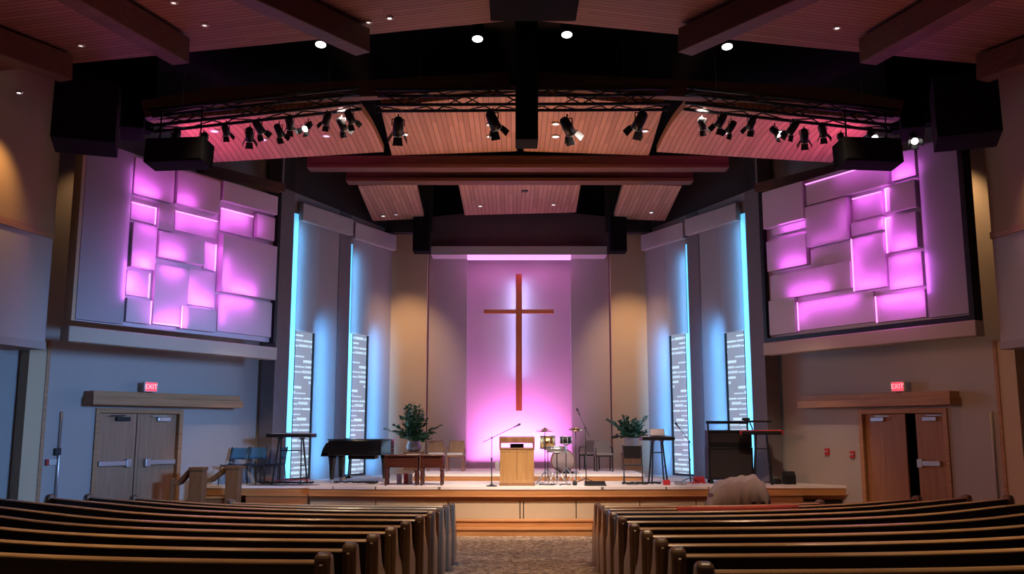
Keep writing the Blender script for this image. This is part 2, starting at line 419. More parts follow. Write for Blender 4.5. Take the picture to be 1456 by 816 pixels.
    if S > 0:      # the leaves stand a little apart, darkness between them
        MB().wbox(WD,S,d0+.1,d1-.1,-.6,-.55,dz,zd).build('dark_gap', BLACK, dr, origin='world')
        la, lb = WD.t_of(1288, 650, 1), WD.t_of(1303, 650, 1)
        leaves = [(d0+.11, la), (lb, d1-.11)]
    else:
        leaves = [(d0+.11, mid-.05), (mid+.05, d1-.11)]
        MB().wbox(WD,S,mid-.035,mid+.035,-.14,-.05,dz,zl).build('mullion', OAK, dr, origin='world')
    for k, (a, c) in enumerate(leaves):
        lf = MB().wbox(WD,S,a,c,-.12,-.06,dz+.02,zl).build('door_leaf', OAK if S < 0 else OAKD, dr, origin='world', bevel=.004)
        if S < 0 or k == 1:
            zb = WD.z_of(190, 658)
            bar = MB()
            q0, q1 = (a+.03, c-.12) if k == 0 else (a+.12, c-.03)
            if S > 0: q0, q1 = a+.03, a+.55
            bar.wbox(WD,S,q0,q1,-.055,.04,zb-.055,zb+.055)
            bar.build('panic_bar', CHROME, lf, bevel=.012)
            ends = MB()
            e0 = q1-.12 if (k == 0) else q0
            ends.wbox(WD,S,e0,e0+.12,-.058,.055,zb-.09,zb+.09)
            ends.build('latch_case', CHROME, lf, bevel=.012)
        cl = MB(); ca = a+.2
        cl.wbox(WD,S,ca,ca+.32,-.058,.03,zl-.16,zl-.07); cl.beam(WD.pt(S,ca+.1,.0,zl-.04), WD.pt(S,ca+.5,.06,zl-.05), .03,.02)
        cl.build('door_closer', CHROME if k == 0 or S > 0 else BLKM, lf, bevel=.008)
        for ch in lf.children: ch.location = -lf.location; 
    for lf in [c for c in dr.children if c.name.startswith('door_leaf')]:
        for ch in lf.children:
            ch.location = (0,0,0); me = ch.data
            me.transform(Matrix.Translation(-dr.location))
    # header timber
    h0, h1 = WD.t_of(330, 575), WD.t_of(117, 566); zb = WD.z_of(220, 578)
    hd = thing('timber_header_shelf', WD.pt(S,(h0+h1)/2,.2,zb), 'long layered timber header over the %s double doors' % nm, 'header', 'timber headers over the double doors')
    MB().wbox(WD,S,h0,h1,.003,.42,zb,zb+.17).build('lower_board', HEADER, hd, origin='world', bevel=.008)
    MB().wbox(WD,S,h0+.05,h1-.03,.003,.36,zb+.17,zb+.29).build('upper_board', HEADER, hd, origin='world', bevel=.008)
    # exit sign
    pxs = 205 if S < 0 else 1286; ts = WD.t_of(pxs, 551, S); ze = zb+.292
    ex = thing('exit_sign', WD.pt(S,ts,.25,ze), 'lit red exit sign standing on the %s door header' % nm, 'sign', 'exit signs')
    MB().wbox(WD,S,ts-.17,ts+.17,.2,.26,ze+.02,ze+.24).build('housing', WHITEP, ex, origin='world', bevel=.008)
    MB().wbox(WD,S,ts-.14,ts+.14,.26,.264,ze+.035,ze+.225).build('face', EXITR, ex, origin='world')
    MB().wbox(WD,S,ts-.05,ts+.05,.2,.26,ze,ze+.02).build('foot', BLKM, ex, origin='world')
    cu = bpy.data.curves.new('exit_letters', 'FONT'); cu.body = 'EXIT'; cu.size = .15; cu.align_x = 'CENTER'; cu.align_y = 'CENTER'; cu.extrude = .002
    to = bpy.data.objects.new('tmp_letters', cu); COL.objects.link(to); bpy.context.view_layer.update()
    me = bpy.data.meshes.new_from_object(to.evaluated_get(bpy.context.evaluated_depsgraph_get())); bpy.data.objects.remove(to)
    me.materials.clear(); me.materials.append(EXITL)
    lo = bpy.data.objects.new('lettering', me); COL.objects.link(lo); lo.parent = ex
    nrm = WD.dirv(S,0,1,0); ang = math.atan2(nrm.x, -nrm.y)
    lo.location = WD.pt(S,ts,.267,ze+.13) - ex.location; lo.rotation_euler = (R(90),0,ang)
    # ---- nave pier / upper side wall
    zlo = zat(497, 17.0); ztr = zat(340, 17.0)
    mb = MB().wbox(WP,S,0,7.5,-.8,0,zlo+.14,ztr); struct(mb, 'wall_nave_'+nm, FABGREY, 'overhanging %s nave wall, pale lower field' % nm, 'wall')
    mb = MB().wbox(WP,S,0,7.5,-.8,.01,ztr+.13,9.4); struct(mb, 'wall_nave_upper_'+nm, FABTAN, 'tan fabric upper field of the %s nave wall' % nm, 'wall')
    mb = MB().wbox(WP,S,0,7.5,-.8,.03,zlo,zlo+.14); struct(mb, 'trim_nave_soffit_'+nm, WALLC, 'grey soffit edge under the overhanging %s nave wall' % nm, 'trim')
    mb = MB().wbox(WP,S,-.01,7.5,-.8,.04,ztr,ztr+.13); struct(mb, 'trim_nave_ledge_'+nm, HEADER, 'dark timber ledge across the %s nave wall' % nm, 'trim')
    # post at the side aisle
    tp0, tp1 = WD.t_of(46, 600), WD.t_of(21, 600)
    mb = MB().wbox(WD,S,tp0,tp1,.003,.35,.1,zlo+.3); struct(mb, 'trim_post_'+nm, WALLT, 'tall plain post below the overhanging %s nave wall' % nm, 'trim')
    mb = MB().wbox(WD,S,tp0-.07,tp0,.003,.37,.1,zlo+.3); struct(mb, 'trim_post_edge_'+nm, HEADER, 'narrow timber edge on the %s side post' % nm, 'trim')

# ---- back wall
zn0 = zat(362, YB); znt = zat(350, YB-.6)
xb = lambda px: xat(px, YB, 500)
mb = MB()
mb.box(xb(664)-3, xb(664), YB+.35, YB+.6, .9, ZT)
mb.box(xb(812), xb(812)+3, YB+.35, YB+.6, .9, ZT)
mb.box(xb(664), xb(812), YB+.35, YB+.6, zn0+.3, ZT)
struct(mb, 'wall_back', WALLC, 'grey back wall around the cross niche', 'wall')
for a, c, nm in ((608, 663.5, 'left'), (812.5, 868, 'right')):
    mb = MB().box(xb(a), xb(c), YB+.1, YB+.36, 1.0, zn0+.02)
    struct(mb, 'wall_back_panel_'+nm, FABGREY, 'grey fabric wall panel %s of the pink cross niche' % nm, 'wall')
mb = MB().box(xb(660), xb(816), YB+.40, YB+.62, .9, zn0+.4)
struct(mb, 'wall_niche', NICHE, 'smooth niche wall washed in pink light behind the cross', 'wall')
for a, c, nm in ((548, 607, 'left'), (869, 928, 'right')):
    mb = MB().box(xb(a), xb(c), YB-.15, YB+.6, .9, ZT)
    struct(mb, 'wall_pilaster_'+nm, WALLT, 'tan pilaster lit warm %s of the cross niche' % nm, 'wall')
mb = MB().box(xat(613, YB-.6, 355), xat(863, YB-.6, 355), YB-.6, YB+.1, zat(362, YB-.6), znt)
struct(mb, 'trim_niche_soffit', WHITEP, 'pale flat soffit over the cross niche', 'trim')
zr = zat(300, YB-.4)
x0, x1, xm = xat(613, YB-.4, 330), xat(866, YB-.4, 330), xat(738, YB-.4, 300)
mb = MB().prism([(x0,YB-.4,znt),(x1,YB-.4,znt),(x1,YB-.4,zat(308,YB-.4)),(xm,YB-.4,zat(296,YB-.4)),(x0,YB-.4,zat(308,YB-.4))], (0,.7,0))
struct(mb, 'wall_bulkhead', BULK, 'dark gabled bulkhead above the niche soffit', 'wall')
mb = MB().prism([(x0,YB-.36,zat(308,YB-.4)),(x1,YB-.36,zat(308,YB-.4)),(x1,YB-.36,10.0),(x0,YB-.36,10.0)], (0,.5,0))
struct(mb, 'wall_back_upper', BLACK, 'black back wall under the roof', 'wall')
for a, c, nm in ((555, 600, 'left'), (876, 925, 'right')):
    mb = MB().box(xb(a)-.3, xb(c)+.3, YB-.5, YB-.2, zat(331, YB-.4), 10); struct(mb, 'wall_back_corner_'+nm, DARKW, 'dark corner of the back wall above the %s pilaster' % nm, 'wall')
# pink light tube under the soffit
zt = zat(368, YB+.3)
tb = MB().box(xat(664.5,YB-.58,365), xat(811.5,YB-.58,365), YB-.585, YB-.45, zat(368.5,YB-.585), zat(362.2,YB-.585)).build('ceiling_light_trough', PINKE)
tag(tb, 'glowing pink light trough along the top of the cross niche', 'light')

# ---- roof: black void above
mb = MB().box(-14, 14.4, 14.6, 30, 10.1, 10.3)
struct(mb, 'ceiling_void', BLACK, 'black roof void above the lighting trusses', 'ceiling')
for S in (-1, 1):
    mb = MB().hexa([Vector((X0+S*o, Y, z)) for z in (8.35, 10.1) for o, Y in ((7.6,18.3),(11.5,14.0),(11.7,14.2),(7.8,18.5))])
    struct(mb, 'wall_void_'+SIDE[S], BLACK, 'black upper wall beside the roof void on the %s' % SIDE[S], 'wall')
# nave ceiling, two gentle slopes with boards across
def zc(x): return 9.3 - .13*abs(x - X0)
def edgeY(x): return 15.05 - .055*abs(x-X0)
for S in (-1, 1):
    mb = MB(); n = 10; L = 10.5
    for i in range(n+1):
        o = L*i/n; x = X0 + S*o
        for Y in (4.0, edgeY(x)):
            for dz in (0, .12): mb.v.append(Vector((x, Y, zc(x)+dz)))
    for i in range(n):
        a, b = 4*i, 4*(i+1)
        for f in ((a,a+2,b+2,b),(a+1,b+1,b+3,a+3),(a+2,a+3,b+3,b+2),(a,b,b+1,a+1)): mb.f.append(list(f)); mb.sm.append(False)
    mb.f.append([0,1,3,2]); mb.sm.append(False); e = 4*n; mb.f.append([e,e+2,e+3,e+1]); mb.sm.append(False)
    struct(mb, 'ceiling_nave_'+SIDE[S], CEIL, 'boarded timber ceiling over the pews, %s slope' % SIDE[S], 'ceiling')
# outer strip above the side walls
# radial glulam beams under the nave ceiling
def onz(px, py, dz):
    a, b = sl(px, py)
    lo, hi = 3., 30.
    for _ in range(50):
        m = (lo+hi)/2
        if CZ + b*m < zc(a*m) - dz: lo = m
        else: hi = m
    return Vector((a*lo, lo, CZ + b*lo))
beams = [((395,3),(516,60),.62), ((125,-4),(258,74),.62), ((-30,52),(95,98),.55)]
k = 0
for (p0, p1, w) in beams:
    A, B = onz(*p0, .27), onz(*p1, .27)
    for S in (-1, 1):
        a = A.copy(); b = B.copy()
        if S > 0: a.x = 2*X0 - a.x; b.x = 2*X0 - b.x
        bm_ = MB().beam(a - (b-a)*.5, b, w*.5, .42).build('timber_beam', BEAMW, bevel=.015)
        tag(bm_, 'brown glulam roof beam under the nave ceiling, %s beam out from the middle on the %s' % (ORD[beams.index((p0,p1,w))], SIDE[S]), 'beam', 'glulam beams of the nave ceiling', 'structure')
# central black duct
mb = MB(); a = at(736, 50, 16.2)
mb.box(xat(733,16.2,100), xat(765,16.2,100), 16.2, 16.8, zat(205,16.5), 10.09)
mb.box(xat(736,20.5,150), xat(754,20.5,150), 16.8, 21.4, 9.06, 9.5)
o = mb.build('ceiling_mounted_duct', BLACK, bevel=.02); tag(o, 'black boxed duct hanging down the middle of the roof', 'duct')

p0, p1 = at(697,33,14.4), at(820,33,14.4)
o = MB().prism([(p0.x,9,9.05),(p1.x,9,9.05),(p1.x,14.6,9.05),(p0.x,14.6,9.05)], (0,0,.22)).build('ceiling_mounted_ridge_box', BLACK, bevel=.02); tag(o, 'black boxed housing along the ridge of the nave ceiling', 'housing')
# ---- stage ceiling clouds
def slab(c, th, m, name, label, sag=0, nx=10, ny=10, cat='ceiling panel', group=None):
    """c: front-left, front-right, back-right, back-left; sag lowers the back edge in a curve"""
    mb = MB()
    for dz in (0, th):
        for j in range(ny+1):
            for i in range(nx+1):
                u, v = i/nx, j/ny
                p = (c[0]*(1-u)+c[1]*u)*(1-v) + (c[3]*(1-u)+c[2]*u)*v
                p = p + Vector((0,0,dz + sag*math.sin(math.pi*v)*.5)); mb.v.append(p)
    w = nx+1; m0 = w*(ny+1)
    for j in range(ny):
        for i in range(nx):
            a = j*w+i; mb.f += [[a,a+1,a+w+1,a+w],[m0+a,m0+a+w,m0+a+w+1,m0+a+1]]; mb.sm += [False, False]
    for i in range(nx):
        for j in (0, ny): a = j*w+i; mb.f.append([a,a+1,m0+a+1,m0+a]); mb.sm.append(False)
    for j in range(ny):
        for i in (0, nx): a = j*w+i; mb.f.append([a,a+w,m0+a+w,m0+a]); mb.sm.append(False)
    o = mb.build(name, m); tag(o, label, cat, group, 'structure'); return o
def mirv(v): return Vector((2*X0 - v.x, v.y, v.z))
cl = [at(541,152,17.7), at(733,132,17.7), at(735,215,21.6), at(557,221,21.6)]
slab(cl, .16, CLOUD, 'ceiling_cloud', 'warm boarded ceiling panel left of the black duct', cat='ceiling panel', group='boarded ceiling panels over the stage')
slab([mirv(cl[1]), mirv(cl[0]), mirv(cl[3]), mirv(cl[2])], .16, CLOUD, 'ceiling_cloud', 'warm boarded ceiling panel right of the black duct', group='boarded ceiling panels over the stage')
co = [at(210,172,16.9), at(505,148,17.6), at(546,216,21.4), at(300,231,19.6)]
slab(co, .16, CLOUD, 'ceiling_cloud', 'curved boarded ceiling panel washed in pink, far left over the stage', sag=.25, group='boarded ceiling panels over the stage')
slab([mirv(co[1]), mirv(co[0]), mirv(co[3]), mirv(co[2])], .16, CLOUD, 'ceiling_cloud', 'curved boarded ceiling panel washed in pink, far right over the stage', sag=.25, group='boarded ceiling panels over the stage')
cm = [at(652,262,23.0), at(826,259,23.0), at(819,302,26.6), at(661,306,26.6)]
slab(cm, .16, CLOUD, 'ceiling_cloud', 'small boarded ceiling panel directly above the cross', group='boarded ceiling panels over the stage')
cs = [at(509,265,23.0), at(591,261,23.0), at(603,311,26.3), at(530,314,26.3)]
slab(cs, .16, CLOUD, 'ceiling_cloud', 'small boarded ceiling panel above the left pilaster', group='boarded ceiling panels over the stage')
slab([mirv(cs[1]), mirv(cs[0]), mirv(cs[3]), mirv(cs[2])], .16, CLOUD, 'ceiling_cloud', 'small boarded ceiling panel above the right pilaster', group='boarded ceiling panels over the stage')
vg = MB().box(-.09,.09,-.09,.09,0,.02)
v = vg.build('ceiling_vent', BLK); p = at(746,271,23.8); v.location = p - Vector((0,0,.022)); tag(v, 'small black square vent in the ceiling panel above the cross', 'vent')
# ---- cross beams over the stage
for k, (Y, ya, yb, xa, xb_, lab) in enumerate(((21.75, 221, 239, 437, 1036, 'upper front'), (22.45, 238, 258, 493, 985, 'lower rear'))):
    z1, z0 = zat(ya, Y), zat(yb, Y)
    mb = MB().box(xat(xa,Y,230), xat(xb_,Y,230), Y, Y+.3, z0+.09, z1); mb.box(xat(xa,Y,230), xat(xb_,Y,230), Y-.05, Y+.35, z0, z0+.09)
    o = mb.build('timber_cross_beam', BEAMW, bevel=.008); tag(o, 'long brown timber beam across the stage roof, %s of the pair' % lab, 'beam', 'timber beams across the stage roof', 'structure')
# arched glulam beam behind the truss
pl = [(205,158),(300,140),(372,135),(530,128),(722,116)]
for S in (-1, 1):
    pts = []
    for i, (px, py) in enumerate(pl):
        Y = 16.7 + .25*i; p = at(px, py, Y); pts.append(p if S < 0 else mirv(p))
    mb = MB()
    for a, b in zip(pts, pts[1:]): mb.beam(a, b + (b-a).normalized()*.02, .22, .34)
    o = mb.build('timber_arch_beam', BEAMW); tag(o, 'dark arched timber beam above the lighting truss, %s half' % SIDE[S], 'beam', 'arched beam above the truss', 'structure')
# sloping eave board over the relief screens
for S in (-1, 1):
    a, b = at(285,240,20.6), at(400,268,22.6)
    if S > 0: a, b = mirv(a), mirv(b)
    o = MB().beam(a, b, .3, .2).build('timber_eave_beam', BEAMW); tag(o, 'short sloping timber above the %s relief screen' % SIDE[S], 'beam', 'eave timbers', 'structure')
    a, b = at(395,215,22.0), at(560,318,27.4)
    if S > 0: a, b = mirv(a), mirv(b)

# ---- stage
def arcY(o): return 21.25 + .012*o*o
front = [(X0 + o, arcY(abs(o))) for o in [i*.485 for i in range(-10, 11)]]      # bowed front
ZS = 1.0
def widen(o, e): return o
wl = lambda Y: 12.0
outl = [(X0-8.2, 21.75), (X0-4.85, 21.75)] + front + [(X0+4.85, 21.75), (X0+8.2, 21.75), (X0+8.2, 28.1), (X0-8.2, 28.1)]
st = thing('floor_stage', (X0, 23, 0), 'raised stage with pale boards and a bowed wooden front', 'stage', kind='structure')
def ring(off, z): return [Vector((x, y + (off if y < 27 else 0), z)) for x, y in outl]
o = MB().prism(ring(0,.94), (0,0,.06)).build('deck', DECK, st, origin='world')
o = MB().prism(ring(.015,.80), (0,0,.139)).build('fascia', STW, st, origin='world', bevel=.006)
o = MB().prism(ring(-.03,.775), (0,0,.03)).build('nosing', STW, st, origin='world', bevel=.008)
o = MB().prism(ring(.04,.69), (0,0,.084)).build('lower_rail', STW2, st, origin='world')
o = MB().prism(ring(.10,.0), (0,0,.689)).build('carcass', DARKW, st, origin='world')
po = [-4.84,-3.3,-1.65,-.02,.06,1.25,2.7,4.0,4.84]
for a, c in zip(po, po[1:]):
    n = 6; q = [(X0+a+.012+(c-a-.024)*i/n) for i in range(n+1)]
    poly = [Vector((x, arcY(abs(x-X0))+.062, .02)) for x in q] + [Vector((x, arcY(abs(x-X0))+.12, .02)) for x in reversed(q)]
    MB().prism(poly, (0,0,.668)).build('front_panel', TANP, st, origin='world')
# low platform at the back
xp0, xp1 = -2.55, 3.35
plat = thing('platform', (X0, 25.5, ZS), 'low wooden platform at the back of the stage below the cross', 'platform')
MB().box(xp0, xp1, 23.75, 27.33, ZS+.11, ZS+.17).build('platform_deck', DECK, plat, origin='world', bevel=.004)
MB().box(xp0+.02, xp1-.02, 23.77, 27.3, ZS+.002, ZS+.11).build('platform_riser', STW, plat, origin='world')
# front steps up from the aisle
fs = thing('stage_step', (X0, 20.8, 0), 'long low wooden step in front of the stage at the aisle', 'step')
for i, (off, z, zz) in enumerate(((-.74,.0,.155),(-.36,.155,.30))):
    q = [X0 + o*.5 for o in range(-9, 10)]
    poly = [Vector((x, arcY(abs(x-X0))+off, z)) for x in q] + [Vector((x, arcY(abs(x-X0))+.05, z)) for x in reversed(q)]
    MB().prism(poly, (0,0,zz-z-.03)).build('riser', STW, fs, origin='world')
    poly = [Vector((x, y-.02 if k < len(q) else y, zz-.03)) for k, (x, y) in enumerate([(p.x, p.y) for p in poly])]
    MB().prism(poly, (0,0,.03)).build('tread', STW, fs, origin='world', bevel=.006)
# steps at both ends of the stage
for S in (-1, 1):
    sp = thing('stage_stair', (X0+S*6, 21.9, 0), 'wooden steps up the %s end of the stage' % SIDE[S], 'steps', 'steps at the ends of the stage')
    for i, z in enumerate((.82, .64, .46, .28)):
        Yf = 21.45 - .3*i
        oo = [4.87 + q*((6.45 + .3*i if S > 0 else 6.26) - 4.87)/8 for q in range(9)]
        cur = lambda o: Yf + (.02*(o-4.87)**2 if S > 0 else .0)
        poly = [(X0+S*o, min(cur(o), 21.70), 0) for o in oo] + [(X0+S*min(o,7.3), 21.74, 0) for o in reversed(oo)]
        zb = .002 if i == 3 else z - .18
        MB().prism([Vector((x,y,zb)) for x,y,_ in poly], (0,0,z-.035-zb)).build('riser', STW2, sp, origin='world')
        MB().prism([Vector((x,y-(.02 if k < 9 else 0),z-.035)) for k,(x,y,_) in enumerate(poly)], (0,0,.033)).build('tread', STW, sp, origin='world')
# ================================================================== RELIEF SCREENS
MAG = (.80,.13,.90)
def relief(S, corners, flank, blocks, label):
    def tz(px, py): return WS.t_of(px, py, S), WS.z_of(px, py, S)
    TL, TR, BR, BL = [tz(*p) for p in corners]
    tt = sorted([(TL[0]+BL[0])/2, (TR[0]+BR[0])/2]); zb = (BR[1]+BL[1])/2; zt = (TL[1]+TR[1])/2
    t0, t1 = tt
    root = thing('relief_screen', WS.pt(S,(t0+t1)/2,0,zb), label, 'wall art', 'lit relief screens')
    W = lambda m, *a: m.wbox(WS, S, *a)
    W(MB(), t0, t1, -.12, .0, zb, zt).build('backing_board', RELIEF, root, origin='world')
    tf = WS.t_of(*flank, S)                      # seam between relief and plain outer field
    W(MB(), tf+.02, t1-.03, .0, .10, zb+.02, zt-.02).build('plain_field', FABGREY2, root, origin='world')
    fr = MB(); W(fr, t0-.09, t0, -.12, .14, zb-.02, zt)
    if S > 0: W(fr, t1, t1+.1, -.12, .14, zb-.02, zt); W(fr, t0-.09, t1+.1, -.12, .14, zb-.12, zb-.02)
    fr.build('black_frame', BLK, root, origin='world')
    if S < 0: W(MB(), t1, t1+.07, -.12, .12, zb-.02, zt).build('edge_trim', WALLT, root, origin='world')
    d0 = -.12
    lg = MB(); W(lg, t0-.12, t1+.12, d0, .16, zb-.42 , zb-.125); lg.build('ledge', WALLT2, root, origin='world', bevel=.02)
    ox, oy = (80,170) if S < 0 else (1070,170)
    for (xl, xr, yt, yb, dep, lights, led) in blocks:
        X = lambda v: ox + v/2.4
        Y = lambda v: oy + v/2.4
        ym = (yt+yb)/2; xm = (xl+xr)/2
        ta, tb = WS.t_of(X(xl),Y(ym),S), WS.t_of(X(xr),Y(ym),S)
        za, z_ = WS.z_of(X(xm),Y(yb),S), WS.z_of(X(xm),Y(yt),S)
        a, b = min(ta,tb), max(ta,tb); a = max(a, t0+.02); b = min(b, tf-.01)
        za = max(za, zb+.03); z_ = min(z_, zt-.03)
        g = .012
        W(MB(), a+g, b-g, .003, dep, za+g, z_-g).build('panel', RELIEF, root, origin='world', bevel=.006)
        inner, outer = (a, b)
        for (edge, e, f0, f1) in lights:
            # f0..f1 part of the edge, in picture order (left to right / top to bottom)
            nn = dep + .17; e *= .37
            if edge in 'tb':
                L_ = lambda f: ta + (tb-ta)*f
                zz = za+.03 if edge == 'b' else z_-.03; dz = .95 if edge == 'b' else -.95
                p, q = WS.pt(S,L_(f0),nn,zz), WS.pt(S,L_(f1),nn,zz); d = WS.dirv(S,0,-.55,dz)
            else:
                tx = ta + (tb-ta)*(.03 if edge == 'l' else .97); dt = (tb-ta) if edge == 'l' else (ta-tb)
                p, q = WS.pt(S,tx,nn,z_+(za-z_)*f0), WS.pt(S,tx,nn,z_+(za-z_)*f1); d = WS.dirv(S,dt/abs(dt)*.9,-.6,0)
            strip(p, q, d, .03, e, MAG, 165, 'relief_glow_lamp')
        for edge in led:
            m = MB(); h = .022
            if edge == 't': W(m, a+g, b-g, dep, dep+.02, z_-g-h, z_-g)
            elif edge == 'b': W(m, a+g, b-g, dep, dep+.02, za+g, za+g+h)
            else:
                tx = ta if edge == 'l' else tb; lo = tx + (g if tx == a else -g-h)
                W(m, lo, lo+h, dep, dep+.02, za+g, z_-g)
            m.build('light_strip', PINKE, root, origin='world')
    return root, (t0, t1, zb, zt)
FABGREY2 = mat('plain_field_cloth', (.40,.36,.39), .9, var=.04, scale=30)
WALLT2 = mat('ledge_paint', (.50,.41,.33), .8, var=.03)
LB = [
 (245,395,145,272,.10,[('b',9,.1,.6),('l',2,.4,1)],''),
 (397,548,190,308,.13,[('b',6,.0,.4)],''),
 (552,742,232,305,.16,[],''),
 (245,335,290,352,.06,[('t',8,.1,.9)],'tr'),
 (339,395,290,382,.09,[],''),
 (397,544,327,395,.05,[('t',10,.05,.95),('l',2,.2,.8)],'t'),
 (552,667,314,394,.05,[('t',11,.1,.8),('l',2.5,.1,.9)],'t'),
 (671,735,328,412,.12,[('l',2,.1,.9)],''),
 (240,326,358,512,.16,[('b',11,.2,.8),('t',3,.2,.9)],''),
 (330,492,397,487,.17,[('b',11,.05,.5)],''),
 (497,540,421,516,.05,[('t',4,.1,.9),('r',5,.2,.9)],'r'),
 (545,735,412,605,.18,[('b',13,.15,.6),('l',6,.4,.95)],''),
 (232,314,518,606,.05,[('l',8,.2,.8),('b',3,.2,.8)],'r'),
 (222,312,612,697,.12,[('r',1.0,.1,.9)],'r'),
 (320,438,500,706,.11,[('b',10,.1,.9),('t',6,.2,.8),('r',3,.6,1)],'b'),
 (441,535,516,640,.07,[('b',12,.1,.9),('l',4,.3,.9)],''),
 (408,533,643,722,.14,[('t',.8,.2,.8)],'l'),
 (540,730,610,735,.09,[('t',9,.1,.6),('l',4,.1,.8)],''),
]
RB = [
 (48,190,215,362,.16,[],''),
 (194,478,180,262,.14,[('t',4,.4,1.0)],'t'),
 (482,570,110,206,.12,[('b',9,.1,.9)],''),
 (482,575,216,314,.16,[],''),
 (70,192,352,385,.05,[('t',7,.3,1)],'t'),
 (197,342,282,425,.17,[('r',2,.2,.8),('b',3,.1,.9)],''),
 (206,348,428,500,.08,[],''),
 (347,450,256,338,.06,[('t',4,.1,.8)],'t'),
 (347,458,342,390,.12,[('t',1.2,.1,.9)],''),
 (60,198,402,510,.13,[('b',9,.35,.95)],''),
 (458,479,232,316,.05,[('t',4,.1,.9),('r',3,.1,.9)],'tl'),
 (460,484,332,458,.05,[('t',5,.1,.9),('l',4,.1,.9)],'tl'),
 (487,578,322,448,.15,[('b',9,.1,.9)],''),
 (352,468,395,582,.12,[('b',10,.1,.9),('l',5,.2,.9),('t',3,.1,.7)],'l'),
 (472,592,458,578,.09,[('b',13,.1,.95),('t',7,.2,.9)],''),
 (75,354,508,600,.16,[('b',14,.25,.75)],''),
 (66,158,612,735,.11,[],''),
 (161,426,603,708,.08,[('t',15,.1,.8),('l',3,.1,.7)],'l'),
 (430,604,590,690,.10,[('t',15,.1,.9),('r',2.5,.1,.6)],'l'),
]
LS, LG = relief(-1, [(118,206),(391,272),(383,484),(101,458)], (177,380), LB, 'huge relief screen of pink-lit panels on the left wall')
RS, RG = relief(1, [(1088,266),(1366,200),(1384,447),(1096,480)], (1319,380), RB, 'huge relief screen of pink-lit panels with black frame on the right wall')
for S, G, seamx in ((-1, LG, 177), (1, RG, 1319)):
    tf = WS.t_of(seamx, 380, S); t0, t1, zb, zt = G
    strip(WS.pt(S,tf+.03,.16,zb+1.3), WS.pt(S,tf+.03,.16,zb+.5), WS.dirv(S,.8,-.6,0), .03, 1.6, (.7,.15,1), 165, 'relief_glow_lamp')
    strip(WS.pt(S,tf+.03,.16,zt-.3), WS.pt(S,tf+.03,.16,zb+1.3), WS.dirv(S,.8,-.6,0), .03, 2.5, (.8,.2,1), 165, 'relief_glow_lamp').data.energy = .7

# ================================================================== PEWS
KP, PP = .0053, 3.2
def pew(S, yend, xin, xout, num, label, k=1.0):
    zf = .04*max(0, 17.5 - yend)
    def P(o, dr, z):
        oc = min(o, 5.77); slp = k*KP*PP*oc**(PP-1); l = math.hypot(slp, 1)
        return Vector((X0 + S*(o - dr*slp/l), yend + k*KP*oc**PP + (o-oc)*slp + dr/l, zf + z))
    a0, a1 = xin, xout
    am = (a0+a1)/2
    root = thing('pew', P(am, .2, 0.0), label, 'pew', 'curved pews %s of the aisle' % SIDE[S])
    n = 30
    def sweep(prof, b0, b1, smooth=False):
        m = MB(); kn = len(prof)
        for i in range(n+1):
            a = b0 + (b1-b0)*i/n
            m.v += [P(a, dr, z) for dr, z in prof]
        for i in range(n):
            for j in range(kn):
                m.f.append([i*kn+j, i*kn+(j+1)%kn, (i+1)*kn+(j+1)%kn, (i+1)*kn+j]); m.sm.append(False)
        m.f.append(list(range(kn))); m.sm.append(False); m.f.append([n*kn+j for j in range(kn)][::-1]); m.sm.append(False)
        return m
    e = .05
    sweep([(.10,.15),(.13,.15),(.052,.925),(.020,.925),(.06,.45)], a0+e, a1-e).build('backrest', PEWW, root, origin='world')
    sweep([(.004,.926),(.052,.926),(.064,.936),(.056,.948),(.034,.954),(.010,.948),(-.002,.937)], a0+e*.6, a1-e*.6).build('top_rail', PEWR, root, origin='world')
    sweep([(.10,.40),(.50,.43),(.525,.445),(.51,.465),(.10,.445)], a0+e, a1-e).build('seat', PEWW, root, origin='world')
    # ends: rounded boards
    out = [(-.02,0),(.44,0),(.47,.30),(.48,.48),(.45,.58),(.38,.64),(.29,.69),(.21,.76),(.15,.86),(.11,.96),(.085,.99),(.05,1.003),(.0,1.0),(-.035,.985),(-.045,.94)]
    for b in (a0, a1):
        m = MB(); w = .055
        for s in (-w, w): m.v += [P(b+s, dr, z) for dr, z in out]
        kn = len(out)
        m.f = [list(range(kn)), list(range(kn,2*kn))[::-1]] + [[i,(i+1)%kn,kn+(i+1)%kn,kn+i] for i in range(kn)]; m.sm = [False]*(kn+2)
        ep = m.build('end_panel', PEWE, root, origin='world', bevel=.03, seg=3)
        rb = MB(); w2 = .016                         # raised rib down the back edge
        for s in (-w2, w2): rb.v += [P(b+s, dr, z) for dr, z in ((-.065,.02),(-.02,.02),(-.03,.94),(-.07,.93))]
        rb.f = [[0,1,2,3],[7,6,5,4]] + [[i,(i+1)%4,4+(i+1)%4,4+i] for i in range(4)]; rb.sm = [False]*6
        rb2 = rb.build('edge_rib', PEWE, ep, bevel=.01); rb2.data.transform(Matrix.Translation(-root.location))
    return root, P, a0, a1
LY = [6.37,7.24,8.22,9.2,10.2,11.44,12.65,13.82,14.72,15.58]
RY = [5.77,6.83,7.75,8.75,9.85,11.1,12.3,13.5,14.5,15.4]
pews = {}
for S, YL in ((-1, LY), (1, RY)):
    for i, y in enumerate(YL):
        f = len(YL)-1-i
        xin = (1.47 - .27*i/9) if S < 0 else (.97 + .23*i/9)
        am = {0:5.1, 1:7.0, 2:7.72, 3:8.02}.get(f, 8.6)
        row = 'front row nearest the stage' if f == 0 else ('back row, nearest the viewer' if i == 0 else '%s row from the stage' % ORD[f])
        pews[(S, i)] = pew(S, y, xin, am, i, 'curved dark wooden pew %s of the aisle, %s' % (SIDE[S], row), {0:.78, 1:.9, 2:.95}.get(f, 1.0))
